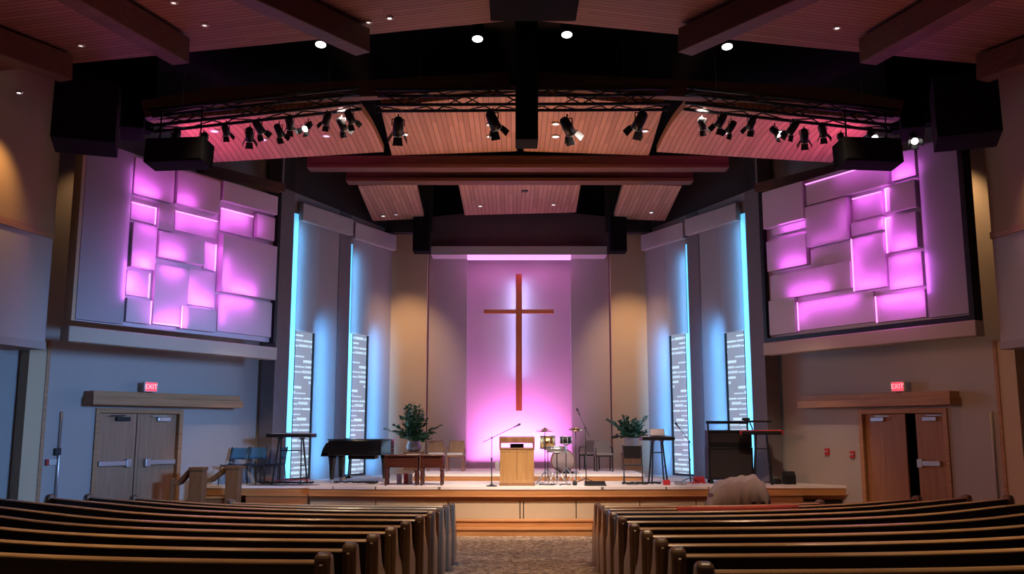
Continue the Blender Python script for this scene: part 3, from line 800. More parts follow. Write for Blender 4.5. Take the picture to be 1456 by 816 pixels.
# red cloth laid over the top rail of a pew near the front
_, P, a0, a1 = pews[(1, 8)]
m = MB(); n = 14; b0, b1 = 2.35, 4.35
for i in range(n+1):
    a = b0 + (b1-b0)*i/n; wv = .012*math.sin(i*1.7)
    for dr, z in ((-.045,.80+wv),(-.030,.935),(-.006,.973),(.06,.973),(.102,.93),(.13,.84-wv),(.122,.84-wv),(.094,.93),(.056,.965),(-.001,.965),(-.022,.93),(-.037,.80+wv)):
        m.v.append(P(a, dr, z))
k = 12
for i in range(n):
    for j in range(k): m.f.append([i*k+j, i*k+(j+1)%k, (i+1)*k+(j+1)%k, (i+1)*k+j]); m.sm.append(True)
m.f.append(list(range(k))); m.f.append([n*k+j for j in range(k)][::-1]); m.sm += [False, False]
tag(m.build('cloth_runner', REDC), 'red cloth draped over the top rail of a front right pew', 'cloth')

# ================================================================== THE CROSS
yc = YB + .04; xa, xc, xd = xb(733.5), xb(737.8), xb(742.2)
ct, cbm = zat(390, yc), zat(584, yc); ch = zat(443, yc); cw = xb(788)-xc
cr = thing('wall_mounted_cross', (xc, yc, cbm), 'large plain reddish-brown wooden cross on the pink wall', 'cross')
bx = lambda *a: MB().box(*a)
bx(xa, xd, yc-.07, yc+.07, cbm, ct).build('upright', CROSSW, cr, origin='world', bevel=.006)
hb = bx(xc-cw, xc+cw, yc-.055, yc+.055, ch-.06, ch+.06).build('crossbar', CROSSH, cr, origin='world', bevel=.006)
bx(xc-.03, xc+.03, yc+.07, YB+.40, ch-.03, ch+.03).build('stand_off', BLKM, cr, origin='world')
for sx in (-1, 1):
    strip((xc+sx*.05, yc+.14, ct-.15), (xc+sx*.05, yc+.14, ch-.1), (sx*.9, .62, 0), .03, 4.6, (.42,.50,1.0), 160, 'cross_glow_lamp')
    strip((xc+sx*.05, yc+.14, ch-.1), (xc+sx*.05, yc+.14, cbm+1.0), (sx*.9, .62, 0), .03, 5.6, (.40,.48,1.0), 160, 'cross_glow_lamp')
# pink uplight on the niche and glow from the trough
strip((xb(684), YB-.45, ZS+.25), (xb(792), YB-.45, ZS+.25), (0, .6, 1), .1, 72, (1,.28,.95), 90, 'niche_up_lamp')
strip((xb(670), YB-.4, zat(371,YB-.585)), (xb(806), YB-.4, zat(371,YB-.585)), (0, .9, -1), .06, 6, (1,.2,.75), 150, 'niche_down_lamp')
spot((X0,17.4,8.6), (X0,YB,5.4), 300, 15, .7, (1,.72,.5), .05, 'cross_lamp')
strip((xb(668), YB+.10, ZS+.25), (xb(808), YB+.10, ZS+.25), (0, .30, 1), .1, 42, (1,.26,.95), 120, 'niche_up_lamp')
# ================================================================== THINGS ON THE STAGE
def stg(px, Y, z=ZS): return Vector((xat(px, Y, 660), Y, z + .002))
ZP = ZS + .17
# ---- pulpit
p = stg(735, 21.95); pu = thing('pulpit', p, 'light oak pulpit with panelled front in the middle of the stage', 'pulpit')
w = .41
MB().box(-w,w,-.3,.3,0,.07).build('plinth', CHAIRW, pu, bevel=.008)
body = MB().box(-w+.015,w-.015,-.28,.28,.07,.82).build('body', OAKP, pu, bevel=.006)
for a, c in ((-.36,-.01),(.01,.36)):
    MB().box(a,c,-.294,-.281,.13,.77).build('front_panel', OAKP, pu, bevel=.006)
fr = MB(); 
for a, c in ((-.39,-.36),(.36,.39)): fr.box(a,c,-.30,-.281,.07,.82)
fr.box(-.36,.36,-.30,-.281,.77,.82); fr.box(-.36,.36,-.30,-.281,.07,.13); fr.build('front_frame', OAKP, pu, bevel=.004)
MB().box(-w,w,-.31,.3,.82,.86).build('shelf', CHAIRW, pu, bevel=.006)
for s in (-1,1): MB().box(s*w-.018*(1+s),s*w+.018*(1-s),-.28,.28,.86,1.02).build('side_board', CHAIRW, pu, bevel=.004)
MB().hexa([Vector(q) for q in ((-w,-.31,.97),(w,-.31,.97),(w,.3,1.05),(-w,.3,1.05),(-w,-.31,1.10),(w,-.31,1.10),(w,.3,1.12),(-w,.3,1.12))]).build('reading_top', CHAIRW, pu, bevel=.008)
b = MB().box(-.17,.15,-.2,.1,.863,.95).build('equipment_box', BLK, bevel=.01); b.location = p + Vector((0,-.03,.864)); tag(b, 'small black box on the shelf inside the pulpit', 'box')
# ---- occasional tables with turned legs
def table(px, Y, w, d, h, apron, label):
    p = stg(px, Y); t = thing('occasional_table', p, label, 'table', 'dark wooden tables beside the piano')
    MB().box(-w/2,w/2,-d/2,d/2,h-.035,h).build('table_top', MAHOG, t, bevel=.008)
    a = MB(); i = .05
    for s in (-1,1):
        a.box(-w/2+i,w/2-i,s*(d/2-i)-.012,s*(d/2-i)+.012,h-apron,h-.035); a.box(s*(w/2-i)-.012,s*(w/2-i)+.012,-d/2+i,d/2-i,h-apron,h-.035)
    a.build('apron', MAHOG, t)
    for sx in (-1,1):
        for sy in (-1,1):
            MB().box(sx*(w/2-i)-.035,sx*(w/2-i)+.035,sy*(d/2-i)-.035,sy*(d/2-i)+.035,h-apron-.02,h-.036).lathe([(.03,h-apron-.02),(.045,h-apron-.06),(.03,h-apron-.11),(.042,.22),(.028,.12),(.036,.06),(.022,.0)], (sx*(w/2-i),sy*(d/2-i),0), 12).build('leg', MAHOG, t)
    return t
table(572, 21.95, .80, .50, .70, .29, 'dark red wooden table with turned legs, left of two, in front of the potted plant')
table(615, 21.98, .56, .48, .70, .29, 'smaller dark red wooden table with turned legs, right of two near the brown chairs')
pp = MB().box(-.16,.16,-.11,.11,0,.012).build('paper_sheet', WHITEP); pp.location = stg(588, 21.9) + Vector((0,0,.703)); tag(pp, 'white paper lying on the left dark red table', 'paper')
# ---- grand piano
p = stg(514, 23.35); pi = thing('grand_piano', p, 'black grand piano with closed lid standing on the left of the stage', 'piano')
def arcpts(o, z):  return [Vector((x,y,z)) for x,y in o]
case = [(-.70,-.74),(-.45,-.74),(-.1,-.72),(.25,-.66),(.55,-.50),(.75,-.24),(.80,.02),(.76,.30),(.66,.52),(.48,.66),(.2,.72),(-.2,.74),(-.70,.74)]
MB().prism(arcpts(case, .66), (0,0,.36)).build('case', LACQ, pi, bevel=.012)
lid = [(x*1.025, y*1.02) for x, y in case]
MB().prism(arcpts(lid, 1.025), (0,0,.028)).build('lid', LACQ, pi, bevel=.008)
kb = MB().box(-.86,-.69,-.74,.74,.64,.74).build('keybed', LACQ, pi, bevel=.02)
MB().box(-.85,-.72,-.62,.62,.742,.765).build('key_row', SKIN, kb)
for s in (-1,1): MB().prism([(-.88,s*.70-.04,.64),(-.70,s*.70-.04,.64),(-.70,s*.70-.04,.98),(-.76,s*.70-.04,.95),(-.84,s*.70-.04,.80)], (0,.08,0)).build('cheek', LACQ, pi, bevel=.012)
MB().hexa([Vector(q) for q in ((-.40,-.28,1.055),(-.37,-.28,1.055),(-.37,.28,1.055),(-.40,.28,1.055),(-.36,-.28,1.075),(-.34,-.28,1.075),(-.34,.28,1.075),(-.36,.28,1.075))]).build('music_desk', LACQ, pi)
for x, y in ((-.62,-.58),(-.62,.58),(.58,-.02)):
    lg = MB().lathe([(.05,.09),(.05,.14),(.06,.2),(.075,.42),(.10,.58),(.11,.66)], (x,y,0), 12).build('leg', LACQ, pi)
    MB().lathe([(.022,0),(.04,.015),(.04,.07),(.025,.09)], (x,y,0), 10).build('caster', CHROME, lg)
ly = MB()
for s in (-1,1): ly.beam((-.28,s*.10,.66),(-.30,s*.14,.12),.035,.03)
ly.box(-.36,-.24,-.18,.18,.09,.15)
ly = ly.build('pedal_lyre', LACQ, pi, bevel=.006)
for k in (-1,0,1): MB().box(-.50,-.36,k*.08-.015,k*.08+.015,.06,.09).build('pedal', GOLD, ly)
MB().box(-.28,.38,-.35,.35,.56,.655).build('soundboard_frame', LACQ, pi, bevel=.01)
# ---- chairs
def leg4(m, pts, r=.012): 
    for a in pts: m.tube(a, r, 8)
def plastic_chair(loc, rz, label):
    t = thing('stacking_chair', loc, label, 'chair', 'blue plastic chairs beside the keyboard', rz)
    s = MB(); n = 6
    for i in range(n+1):
        u = i/n; y = -.20 + .42*u; z = .455 - .03*math.sin(math.pi*u) + .01*u
        for k in range(5): x = -.22+.11*k; s.v.append(Vector((x, y, z + .025*abs(x/.22)**2)))
    b0 = len(s.v); s.v += [v - Vector((0,0,.012)) for v in s.v[:b0]]
    for i in range(n):
        for k in range(4): a = i*5+k; s.f += [[a,a+1,a+6,a+5],[b0+a,b0+a+5,b0+a+6,b0+a+1]]; s.sm += [True,True]
    for i in range(n):
        for k in (0,4): a = i*5+k; s.f.append([a,a+5,b0+a+5,b0+a]); s.sm.append(False)
    for k in range(4):
        for i in (0,n): a = i*5+k; s.f.append([a,a+1,b0+a+1,b0+a]); s.sm.append(False)
    s.build('seat', BLKB, t)
    bk = MB()
    for i in range(5):
        u = i/4; z = .58 + .27*u; y = .22 + .09*u
        for k in range(7): x = -.24+.08*k; bk.v.append(Vector((x*(1-.05*(1-u)), y + .05*(1-(x/.24)**2), z)))
    c0 = len(bk.v); bk.v += [v + Vector((0,.014,0)) for v in bk.v[:c0]]
    for i in range(4):
        for k in range(6): a = i*7+k; bk.f += [[a,a+1,a+8,a+7],[c0+a,c0+a+7,c0+a+8,c0+a+1]]; bk.sm += [True,True]
    for i in range(4):
        for k in (0,6): a = i*7+k; bk.f.append([a,a+7,c0+a+7,c0+a]); bk.sm.append(False)
    for k in range(6):
        for i in (0,4): a = i*7+k; bk.f.append([a,a+1,c0+a+1,c0+a]); bk.sm.append(False)
    bk.build('backrest', BLUEP, t)
    fr = MB()
    for sx in (-.22,.22):
        fr.tube([(sx,-.17,.44),(sx,.20,.44),(sx,.25,.60),(sx,.315,.87)], .012, 8)
    fr.tube([(-.22,-.17,.44),(.22,-.17,.44)], .011, 8); fr.build('frame', BLKM, t)
    for sx in (-.22,.22):
        MB().tube([(sx,-.17,.44),(sx*1.06,-.21,0)], .012, 8).build('leg', BLKM, t)
        MB().tube([(sx,.18,.44),(sx*1.06,.27,0)], .012, 8).build('leg', BLKM, t)
    return t
for px, Y, rz, lb in ((331,22.05,R(-14),'blue plastic chair at the left end of the row by the left keyboard'),(358,22.42,R(-12),'blue plastic chair in the middle of the row by the left keyboard'),(388,22.84,R(-10),'blue plastic chair at the right end of the row, partly behind the left keyboard')):
    plastic_chair(stg(px, Y), rz + R(180)*0, lb)
def wood_chair(loc, rz, label, seatm, backm, frame, group):
    t = thing('side_chair', loc, label, 'chair', group, rz)
    MB().box(-.23,.23,-.22,.22,.39,.43).build('seat_frame', frame, t, bevel=.008)
    MB().box(-.22,.22,-.23,.20,.431,.49).build('seat_cushion', seatm, t, bevel=.022, seg=3)
    MB().hexa([Vector(q) for q in ((-.235,.20,.47),(.235,.20,.47),(.235,.235,.47),(-.235,.235,.47),(-.20,.27,.81),(.20,.27,.81),(.20,.305,.81),(-.20,.305,.81))]).build('backrest', backm, t, bevel=.015)
    for sx in (-.215,.215):
        MB().beam((sx,-.20,0),(sx,-.20,.40),.03,.03).build('leg', frame, t); MB().beam((sx,.22,0),(sx,.20,.42),.03,.03).build('leg', frame, t)
        MB().tube([(sx*1.08,-.19,.43),(sx*1.08,-.18,.62),(sx*1.08,.22,.64)], .014, 8).build('armrest', frame, t)
    return t
wood_chair(stg(620,25.6,ZP), R(6), 'brown chair with pale seat behind the tables, left of the two', CUSH, CHAIRW, CHAIRW, 'brown chairs on the platform')
wood_chair(stg(648,25.4,ZP), R(-4), 'brown chair with pale seat beside the pink niche, right of the two', CUSH, CHAIRW, CHAIRW, 'brown chairs on the platform')
wood_chair(stg(858,25.3,ZP), R(4), 'grey upholstered chair right of the drums, nearer the plant', GREYF, GREYF, BLKM, 'grey chairs on the platform')
wood_chair(stg(838,26.2,ZP), R(-24), 'grey upholstered chair right of the drums, turned sideways behind the tall microphone', GREYF, GREYF, BLKM, 'grey chairs on the platform')
# black folding chair with a keyboard in front of it
p = stg(900, 22.5); t = thing('folding_chair', p, 'black folding chair facing away beside the right keyboard', 'chair', None, R(170))
MB().box(-.21,.21,-.20,.20,.43,.46).build('seat', BLK, t, bevel=.012)
MB().hexa([Vector(q) for q in ((-.20,.20,.60),(.20,.20,.60),(.20,.225,.60),(-.20,.225,.60),(-.21,.27,.90),(.21,.27,.90),(.21,.295,.90),(-.21,.295,.90))]).build('backrest', BLK, t, bevel=.012)
for sx in (-.22,.22):
    MB().tube([(sx,-.28,0),(sx,.20,.58),(sx,.30,.92)], .012, 8).build('leg', BLKM, t)
    MB().tube([(sx,.26,0),(sx,-.18,.44)], .012, 8).build('leg', BLKM, t)
MB().tube([(-.22,.16,.16),(.22,.16,.16)], .01, 8).build('crossbar', BLKM, t)
# ---- potted plants on pedestals
def plant(px, Y, hp, kind, label, lab2):
    p = stg(px, Y, ZP); n = MB().box(-.28,.28,-.2,.2,0,hp)
    pd = thing('plant_pedestal', p, lab2, 'pedestal')
    MB().box(-.28,.28,-.22,.22,hp-.04,hp).build('top_board', CHAIRW, pd, bevel=.008); MB().box(-.25,.25,-.2,.2,0,hp-.04).build('cabinet', CHAIRW, pd, bevel=.004)
    q = p + Vector((0,0,hp+.002)); r = thing('potted_plant', q, label, 'plant')
    if kind == 'palm':
        MB().lathe([(.15,0),(.17,.02),(.25,.40),(.26,.42),(.23,.42),(.20,.34)], (0,0,0), 4, Matrix.Rotation(R(45),4,'Z')).build('pot', POTM, r)
        top = .38
    else:
        MB().lathe([(.13,0),(.19,.05),(.21,.16),(.17,.27),(.19,.30),(.16,.30),(.14,.22)], (0,0,0), 20).build('pot', VASE, r)
        top = .26
    rnd = random.Random(px); f = MB(); st_ = MB(); f2 = MB()
    nst = 26 if kind == 'palm' else 34
    for i in range(nst):
        az = rnd.uniform(0, 2*math.pi); lean = rnd.uniform(.08, 1.0)
        ln = rnd.uniform(.35, .72) if kind == 'palm' else rnd.uniform(.35, .95)
        if kind == 'palm' and i < 7: lean, ln = rnd.uniform(.35,.75), rnd.uniform(.72,.9)
        if kind != 'palm' and i < 8: lean, ln = rnd.uniform(.05,.3), rnd.uniform(.95,1.12)
        d = Vector((math.cos(az)*math.sin(lean), math.sin(az)*math.sin(lean), math.cos(lean)))
        b = Vector((math.cos(az)*.04, math.sin(az)*.04, top)); pts = [b + d*ln*u + Vector((d.x*.12*u*u, d.y*.12*u*u, -.22*lean*u*u)) for u in (0,.33,.66,1)]
        st_.tube(pts, [.008,.006,.005,.003], 5)
        tgt = f2 if (kind == 'palm' and i < 7) else f
        side = d.cross(Vector((0,0,1))).normalized()
        for k in range(9):
            u = .30 + .70*k/8; j = min(2, int(u*3)); c = pts[j].lerp(pts[j+1], u*3-j)
            for s in (-1,1):
                l = rnd.uniform(.14,.26)*(1.2-.5*u); e = (side*s*rnd.uniform(.6,1.1) + d*rnd.uniform(.4,.9) + Vector((0,0,rnd.uniform(-.35,.25)))).normalized()
                wv = e.cross(Vector((rnd.uniform(-1,1),rnd.uniform(-1,1),1))).normalized()*l*.27
                m_ = c + e*l*.5; tgt.add([c, m_+wv, c+e*l, m_-wv, m_+Vector((0,0,.012))], [(0,1,4),(1,2,4),(2,3,4),(3,0,4)])
    st_.build('stems', LEAF, r); f.build('foliage', LEAF, r)
    if kind == 'palm': f2.build('fronds', LEAF2, r)
    return r
plant(588, 26.2, .50, 'bush', 'bushy green arrangement in a dark vase behind the left dark tables', 'wooden pedestal under the left plant, behind the tables')
plant(898, 26.2, .46, 'palm', 'spiky green palm in a pale square pot on the right of the platform', 'wooden pedestal under the right palm')
for px, lb in ((874,'left'),): pass
# ---- microphones
def mic_stand(loc, h, tip, tail, label, base='round', rz=0):
    t = thing('microphone_stand', loc, label, 'microphone stand', None, rz)
    if base == 'round': MB().lathe([(.13,0),(.13,.012),(.05,.03),(.02,.05)], (0,0,0), 24).build('base', BLKM, t)
    else:
        m = MB()
        for k in range(3):
            a = R(30+120*k); m.tube([(0,0,.14),(.30*math.cos(a),.30*math.sin(a),.012)], .011, 6)
        m.build('tripod', BLKM, t)
    MB().tube([(0,0,.02),(0,0,h*.55)], .013, 8).tube([(0,0,h*.55),(0,0,h)], .009, 8).build('pole', BLKM, t)
    MB().lathe([(.018,h*.53),(.022,h*.56),(.018,h*.59)], (0,0,0), 10).build('clutch', BLKM, t)
    if tip is not None:
        MB().tube([tail, (0,0,h), tip], .008, 8).build('boom', BLKM, t)
        a, b = Vector(tip), Vector(tip) - Vector(tail); b.normalize()
        mc = MB().tube([a, a+b*.12], [.012,.018], 10); mc.tube([a+b*.115, a+b*.135, a+b*.165, a+b*.185], [.02,.028,.026,.012], 10); mc.build('microphone', BLKM, t)
        MB().lathe([(.02,-.02),(.024,0),(.02,.02)], (0,0,h), 10).build('joint', BLKM, t)
    return t
mic_stand(stg(699,21.5), 1.09, (.50,.05,1.33), (-.20,-.02,.99), 'boom microphone stand on a round base just left of the pulpit')
t = mic_stand(stg(833,22.3), 1.32, (-.13,0,1.62), (.09,0,1.12), 'tall boom microphone stand between the drums and the grey chairs', 'tripod')
mic_stand(stg(981,22.6), 1.0, (-.22,.0,1.30), (.06,0,.92), 'boom microphone stand between the right keyboard and the black amplifier', 'tripod')
mo = MB().prism([(-.25,-.13,0),(.25,-.13,0),(.25,.16,0),(-.25,.16,0)], (0,0,.03)).prism([(-.24,-.10,.03),(-.24,.15,.03),(-.24,.15,.10)], (.48,0,0)).build('floor_monitor', BLK, bevel=.01)
mo.location = stg(846,21.75); tag(mo, 'low black wedge on the stage floor in front of the grey chairs', 'monitor')
# ---- drum kit
def drum(name, loc, r, h, shell, label, grp=None, axis='Z', skin=SKIN):
    t = thing(name, loc, label, 'drum', grp)
    M = Matrix.Identity(4) if axis == 'Z' else Matrix.Translation((0,0,r)) @ Matrix.Rotation(R(90),4,'X') @ Matrix.Translation((0,0,-h/2))
    MB().lathe([(r*.96,.02),(r*.96,h-.02)], (0,0,0), 28, M).build('shell', shell, t)
    MB().lathe([(r*.95,h-.019),(r*.95,h-.006)], (0,0,0), 28, M).build('drum_head', skin, t)
    if axis != 'Z': MB().lathe([(r*.95,.006),(r*.95,.019)], (0,0,0), 28, M).build('drum_head', skin, t)
    for z in (.012, h-.012):
        ho = MB(); prev = None
        ho.tube([M @ Vector((r*math.cos(a), r*math.sin(a), z)) for a in [2*math.pi*k/28 for k in range(29)]], .012, 6, False); ho.build('hoop', CHROME if shell is not DRUMW else DRUMW, t)
    lu = MB()
    for k in range(8):
        a = 2*math.pi*k/8+.2; lu.tube([M @ Vector((r*math.cos(a)*1.0, r*math.sin(a)*1.0, z)) for z in (.03, h-.03)], .008, 6)
    lu.build('tension_rods', CHROME, t)
    return t
YD = 22.75
zb_ = lambda py, Y: zat(py, Y)
def tripod(loc, h, label, name='drum_stand', top=None, spread=.28):
    t = thing(name, loc, label, 'stand')
    m = MB()
    for k in range(3):
        a = R(90+120*k); MB().tube([(0,0,.34),(spread*.55*math.cos(a),spread*.55*math.sin(a),.18),(spread*math.cos(a),spread*math.sin(a),.01)], .011, 6).build('leg', CHROME, t)
    MB().tube([(0,0,.10),(0,0,h)], .012, 8).build('pole', BLKM, t)
    if top: top(t, h)
    return t
# bass drum stands on the platform behind, its head to the room
bd = drum('bass_drum', stg(800, 24.5, ZP) + Vector((0,0,.015)), .30, .40, DRUMW, 'dark wood bass drum with pale head at the middle of the drum kit', 'drum kit', 'Y', GREYF2)
def clamp(t, h): MB().lathe([(.02,h-.03),(.10,h-.004),(.10,h)], (0,0,0), 16).build('basket', BLKM, t)
def drum_on(px, Y, ztop, r, h, shell, nm, label, lab2, base=ZS, spread=.28, skin=SKIN):
    p = stg(px, Y, base); hh = ztop - h - base - .004
    tripod(p, hh, lab2, 'drum_stand', clamp, spread)
    return drum(nm, p + Vector((0,0,hh+.003)), r, h, shell, label, 'drum kit', 'Z', skin)
drum_on(792, 21.75, zat(634,21.75), .24, .15, CHROME, 'snare_drum', 'shallow silver snare drum on a tripod in front of the bass drum', 'tripod stand under the silver snare drum', skin=SKIN)
drum_on(779, 23.2, zat(619,23.2), .19, .34, GOLD, 'tom_drum', 'shiny brass tom drum on the left of the drum kit', 'stand under the brass tom drum')
drum_on(805, 23.4, zat(620,23.4), .15, .20, BLK, 'tom_drum', 'small black tom drum to the right of the brass tom', 'stand under the small black tom drum')
def cymbal(px, Y, py, r, label, lab2, base=ZS, tilt=0, two=False):
    p = stg(px, Y, base); h = zat(py, Y) - base
    t = thing('cymbal_stand', p, label, 'cymbal', 'cymbals of the drum kit')
    for k in range(3):
        a = R(90+120*k); MB().tube([(0,0,.30),(.26*math.cos(a),.26*math.sin(a),.01)], .010, 6).build('leg', CHROME, t)
    MB().tube([(0,0,.08),(0,0,h+.07)], .010, 8).build('pole', BLKM, t)
    M = Matrix.Translation((0,0,h)) @ Matrix.Rotation(tilt,4,'X')
    for k in range(2 if two else 1):
        MB().lathe([(r,0-.035*k),(r*.5,.02-.035*k),(r*.22,.03-.035*k),(r*.15,.055-.035*k),(.02,.06-.035*k)], (0,0,0), 28, M).build('cymbal_disc', CYMB, t)
cymbal(775, 22.5, 612, .25, 'hi-hat pair of cymbals above the brass tom', '', two=True)
cymbal(819, 22.9, 611, .17, 'crash cymbal at the right of the drum kit', '', ZS, R(14))
mp_ = MB().box(-.16,.16,-.12,.12,0,.05).prism([(-.06,-.1,.05),(.06,-.1,.05),(.06,.1,.12),(-.06,.1,.12),][0:4], (0,0,.012)).build('bass_pedal', BLKM, bevel=.006); mp_.location = stg(808,24.05,ZP); tag(mp_, 'black bass drum pedal in front of the bass drum', 'pedal')
# ---- keyboards
def keyboard(loc, w, d, rz, h, body, label, tip=0):
    t = thing('electric_keyboard', loc + Vector((0,0,h)), label, 'keyboard', None, rz)
    M = Matrix.Rotation(tip,4,'X')
    MB().box(-w/2,w/2,-d/2,d/2,0,.085,M).build('case', BLK if body is REDP else body, t, bevel=.015)
    if body is REDP: MB().box(-w/2-.01,w/2+.01,-d/2-.012,d/2-.18,.0853,.112,M).box(-w/2-.03,-w/2-.001,-d/2,d/2,.0,.10,M).box(w/2+.001,w/2+.03,-d/2,d/2,.0,.10,M).build('red_top_plate', REDP, t, bevel=.006)
    MB().box(-w/2+.05,w/2-.05,d/2-.17,d/2-.02,.0855,.10,M).build('white_keys', SKIN, t, bevel=.002)
    m = MB(); n = int((w-.1)/.024)
    for k in range(n):
        if k % 7 in (0,1,3,4,5): x = -w/2+.062+k*.024; m.box(x-.006,x+.006,d/2-.17,d/2-.08,.1002,.110,M)
    m.build('black_keys', BLK, t)
    pn = MB()
    for k in range(9): pn.box(-w/2+.1+k*(w-.3)/9,-w/2+.13+k*(w-.3)/9,-d/2+.05,-d/2+.09,.0852,.095,M)
    pn.build('control_buttons', WHITEP, t)
    return t
def a_stand(loc, w, h, rz, label, spread=.22):
    t = thing('keyboard_stand', loc, label, 'stand', None, rz)
    for sx in (-1,1):
        for sy in (-1,1): MB().beam((sx*(w/2-.06),sy*.05,h),(sx*(w/2+.02),sy*spread,0.0),.03,.03).build('leg', BLKM, t)
        MB().beam((sx*(w/2-.06),-.15,h-.016),(sx*(w/2-.06),.15,h-.016),.03,.03).build('top_bar', BLKM, t)
        MB().beam((sx*(w/2-.03),-spread*.6,h*.4),(sx*(w/2-.03),spread*.6,h*.4),.022,.022).build('side_brace', BLKM, t)
    MB().beam((-w/2+.05,0,h*.72),(w/2-.05,0,h*.72),.025,.025).build('crossbar', BLKM, t)
    return t
p = stg(413, 22.2) + Vector((0,0,.010)); h = zat(622,22.2) - p.z
a_stand(p, .66, h-.002, R(-8), 'black trestle stand under the left keyboard'); keyboard(p, 1.12, .40, R(-8), h+.004, BLK, 'black electric keyboard on a trestle stand at the far left of the stage')
p = stg(935, 22.5); h = zat(626,22.5) - p.z
a_stand(p, .34, h-.002, R(6), 'black stand under the right keyboard by the palm', .16); keyboard(p, .80, .34, R(6), h, BLK, 'short black electric keyboard on a stand in front of the right window')
nb = MB().box(-.18,.18,-.11,.11,0,.02).hexa([Vector(q) for q in ((-.18,.10,.02),(.18,.10,.02),(.18,.115,.02),(-.18,.115,.02),(-.17,.16,.16),(.17,.16,.16),(.17,.172,.16),(-.17,.172,.16))]).build('music_rest', GREYF2, bevel=.004)
nb.location = p + Vector((.02,-.04,h+.114)); tag(nb, 'small grey rest standing on top of the right keyboard', 'music rest')
p = stg(1084, 22.15); h = zat(618,22.15) - p.z
a_stand(p, .36, h-.002, R(-10), 'black stand under the red keyboard', .17); keyboard(p, .92, .32, R(-10), h, REDP, 'red electric keyboard on a stand right of the black amplifier')
t = thing('keyboard_tier_mount', p + Vector((-.08,.05,h+.118)), 'black upper bar with small black controllers above the red keyboard', 'rack', None, R(-10))
MB().beam((-.1,.0,0),(-.16,.0,.17),.03,.03).build('post', BLKM, t); MB().box(-.30,.34,-.10,.10,.17,.22).build('shelf_bar', BLK, t, bevel=.01)
MB().box(-.34,-.16,-.09,.09,.2201,.28).build('controller', BLKM, t, bevel=.01)
# ---- amplifier tower
p = stg(1036.5, 22.75); am = thing('amplifier_tower', p, 'tall black amplifier cabinet with a smaller head on top in front of the right window', 'amplifier', None, R(0))
w = .54
cb_ = MB().box(-w,w,-.22,.22,.09,.86).build('cabinet', BLK, am, bevel=.015); MB().box(-w+.045,w-.045,-.232,-.221,.13,.80).build('cabinet_grille', GRILLE, cb_, bevel=.004)
hd_ = MB().box(-w+.01,w-.01,-.20,.20,.863,1.27).build('head', BLK, am, bevel=.015); MB().box(-w+.05,w-.05,-.212,-.201,.97,1.19).build('head_grille', GRILLE, hd_, bevel=.004)
r_ = MB()
for s in (-1,1): r_.beam((s*(w-.06),0,1.27),(s*(w-.06),0,1.44),.04,.04)
r_.beam((0.02,0,1.27),(.02,0,1.43),.02,.02); r_.box(-w+.01,w-.03,-.03,.05,1.42,1.49); r_.build('top_rail', BLKM, am, bevel=.006)
for sx in (-1,1):
    for sy in (-1,1): MB().lathe([(.04,0),(.045,.03),(.03,.09)], (sx*(w-.08),sy*.16,0), 10).build('foot', BLKM, am)
# ---- small gear on the floor
def gear(px, Y, dims, m, label, name, cat, z=ZS, rz=0):
    a, b, c = dims; o = MB().box(-a/2,a/2,-b/2,b/2,0,c*.7).hexa([Vector(q) for q in ((-a/2,-b/2,c*.7),(a/2,-b/2,c*.7),(a/2,b/2,c*.7),(-a/2,b/2,c*.7),(-a*.45,-b*.25,c),(a*.45,-b*.25,c),(a*.45,b*.45,c),(-a*.45,b*.45,c))]).build(name, m, bevel=.008)
    o.location = stg(px, Y, z); o.rotation_euler.z = rz; return tag(o, label, cat)
gear(947, 22.0, (.16,.14,.12), REDP, 'small red pedal on the floor left of the silver pedals', 'effects_pedal', 'pedal')
gear(963, 22.05, (.13,.20,.09), CHROME, 'silver pedal on the floor beneath the microphone, left one', 'effects_pedal', 'pedal')
gear(971.5, 22.05, (.13,.20,.09), CHROME, 'silver pedal on the floor beneath the microphone, right one', 'effects_pedal', 'pedal')
gear(993, 22.9, (.26,.2,.15), REDP, 'low red case on the floor left of the black amplifier', 'equipment_case', 'case')
gear(1121, 22.3, (.26,.25,.30), BLKM, 'small dark equipment case at the right end of the stage', 'equipment_case', 'case')
gear(1104, 22.45, (.16,.22,.12), BLKM, 'small dark pedal on the floor behind the red keyboard stand', 'effects_pedal', 'pedal')
gear(817, 21.9, (.10,.12,.10), BLKM, 'tiny black floor box between the snare and the black wedge', 'floor_box', 'box')
gear(707, 25.9, (.12,.12,.26), POTM, 'pale grey canister on the platform left of the pulpit', 'canister', 'canister', ZP)
for px, m_, lb in ((568,CUSH,'white'),(578,REDP,'red'),(584,CUSH,'cream')):
    b = MB().box(-.05,.05,-.1,.1,0,.24).build('folder', m_, bevel=.004); b.location = stg(px, 22.6); tag(b, '%s folder standing on the floor beneath the left dark table' % lb, 'folder', 'folders under the table')
# mats and cables
mt = thing('cable_mat', stg(404, 22.08, ZS), 'dark mat strewn with cables under the left keyboard', 'mat')
m = MB(); pts = []
for k in range(28):
    a = 2*math.pi*k/28; pts.append((.85*math.cos(a)*(1+.07*math.sin(3*a)), .24*math.sin(a)-.1, 0))
m.prism(pts, (0,0,.005)).build('mat_sheet', BLKB2, mt)
def cable(name, n, cx, Y, w, d, m_, label, seed, z=ZS, r=.012):
    rnd = random.Random(seed); mb = MB(); p0 = stg(cx, Y, z)
    for q in range(n):
        x = rnd.uniform(-w,w)*.6; y = rnd.uniform(-d,d)*.6; a = rnd.uniform(0,6.28); pts = []
        for k in range(26):
            a += rnd.uniform(-.9,.9); x = max(-w,min(w,x+.09*math.cos(a))); y = max(-d,min(d,y+.06*math.sin(a))); pts.append(p0 + Vector((x,y,.004+r+.03*abs(math.sin(k*.7+q))*rnd.random()+.012)))
        mb.tube(pts, r, 6)
    return tag(mb.build(name, m_), label, 'cable')
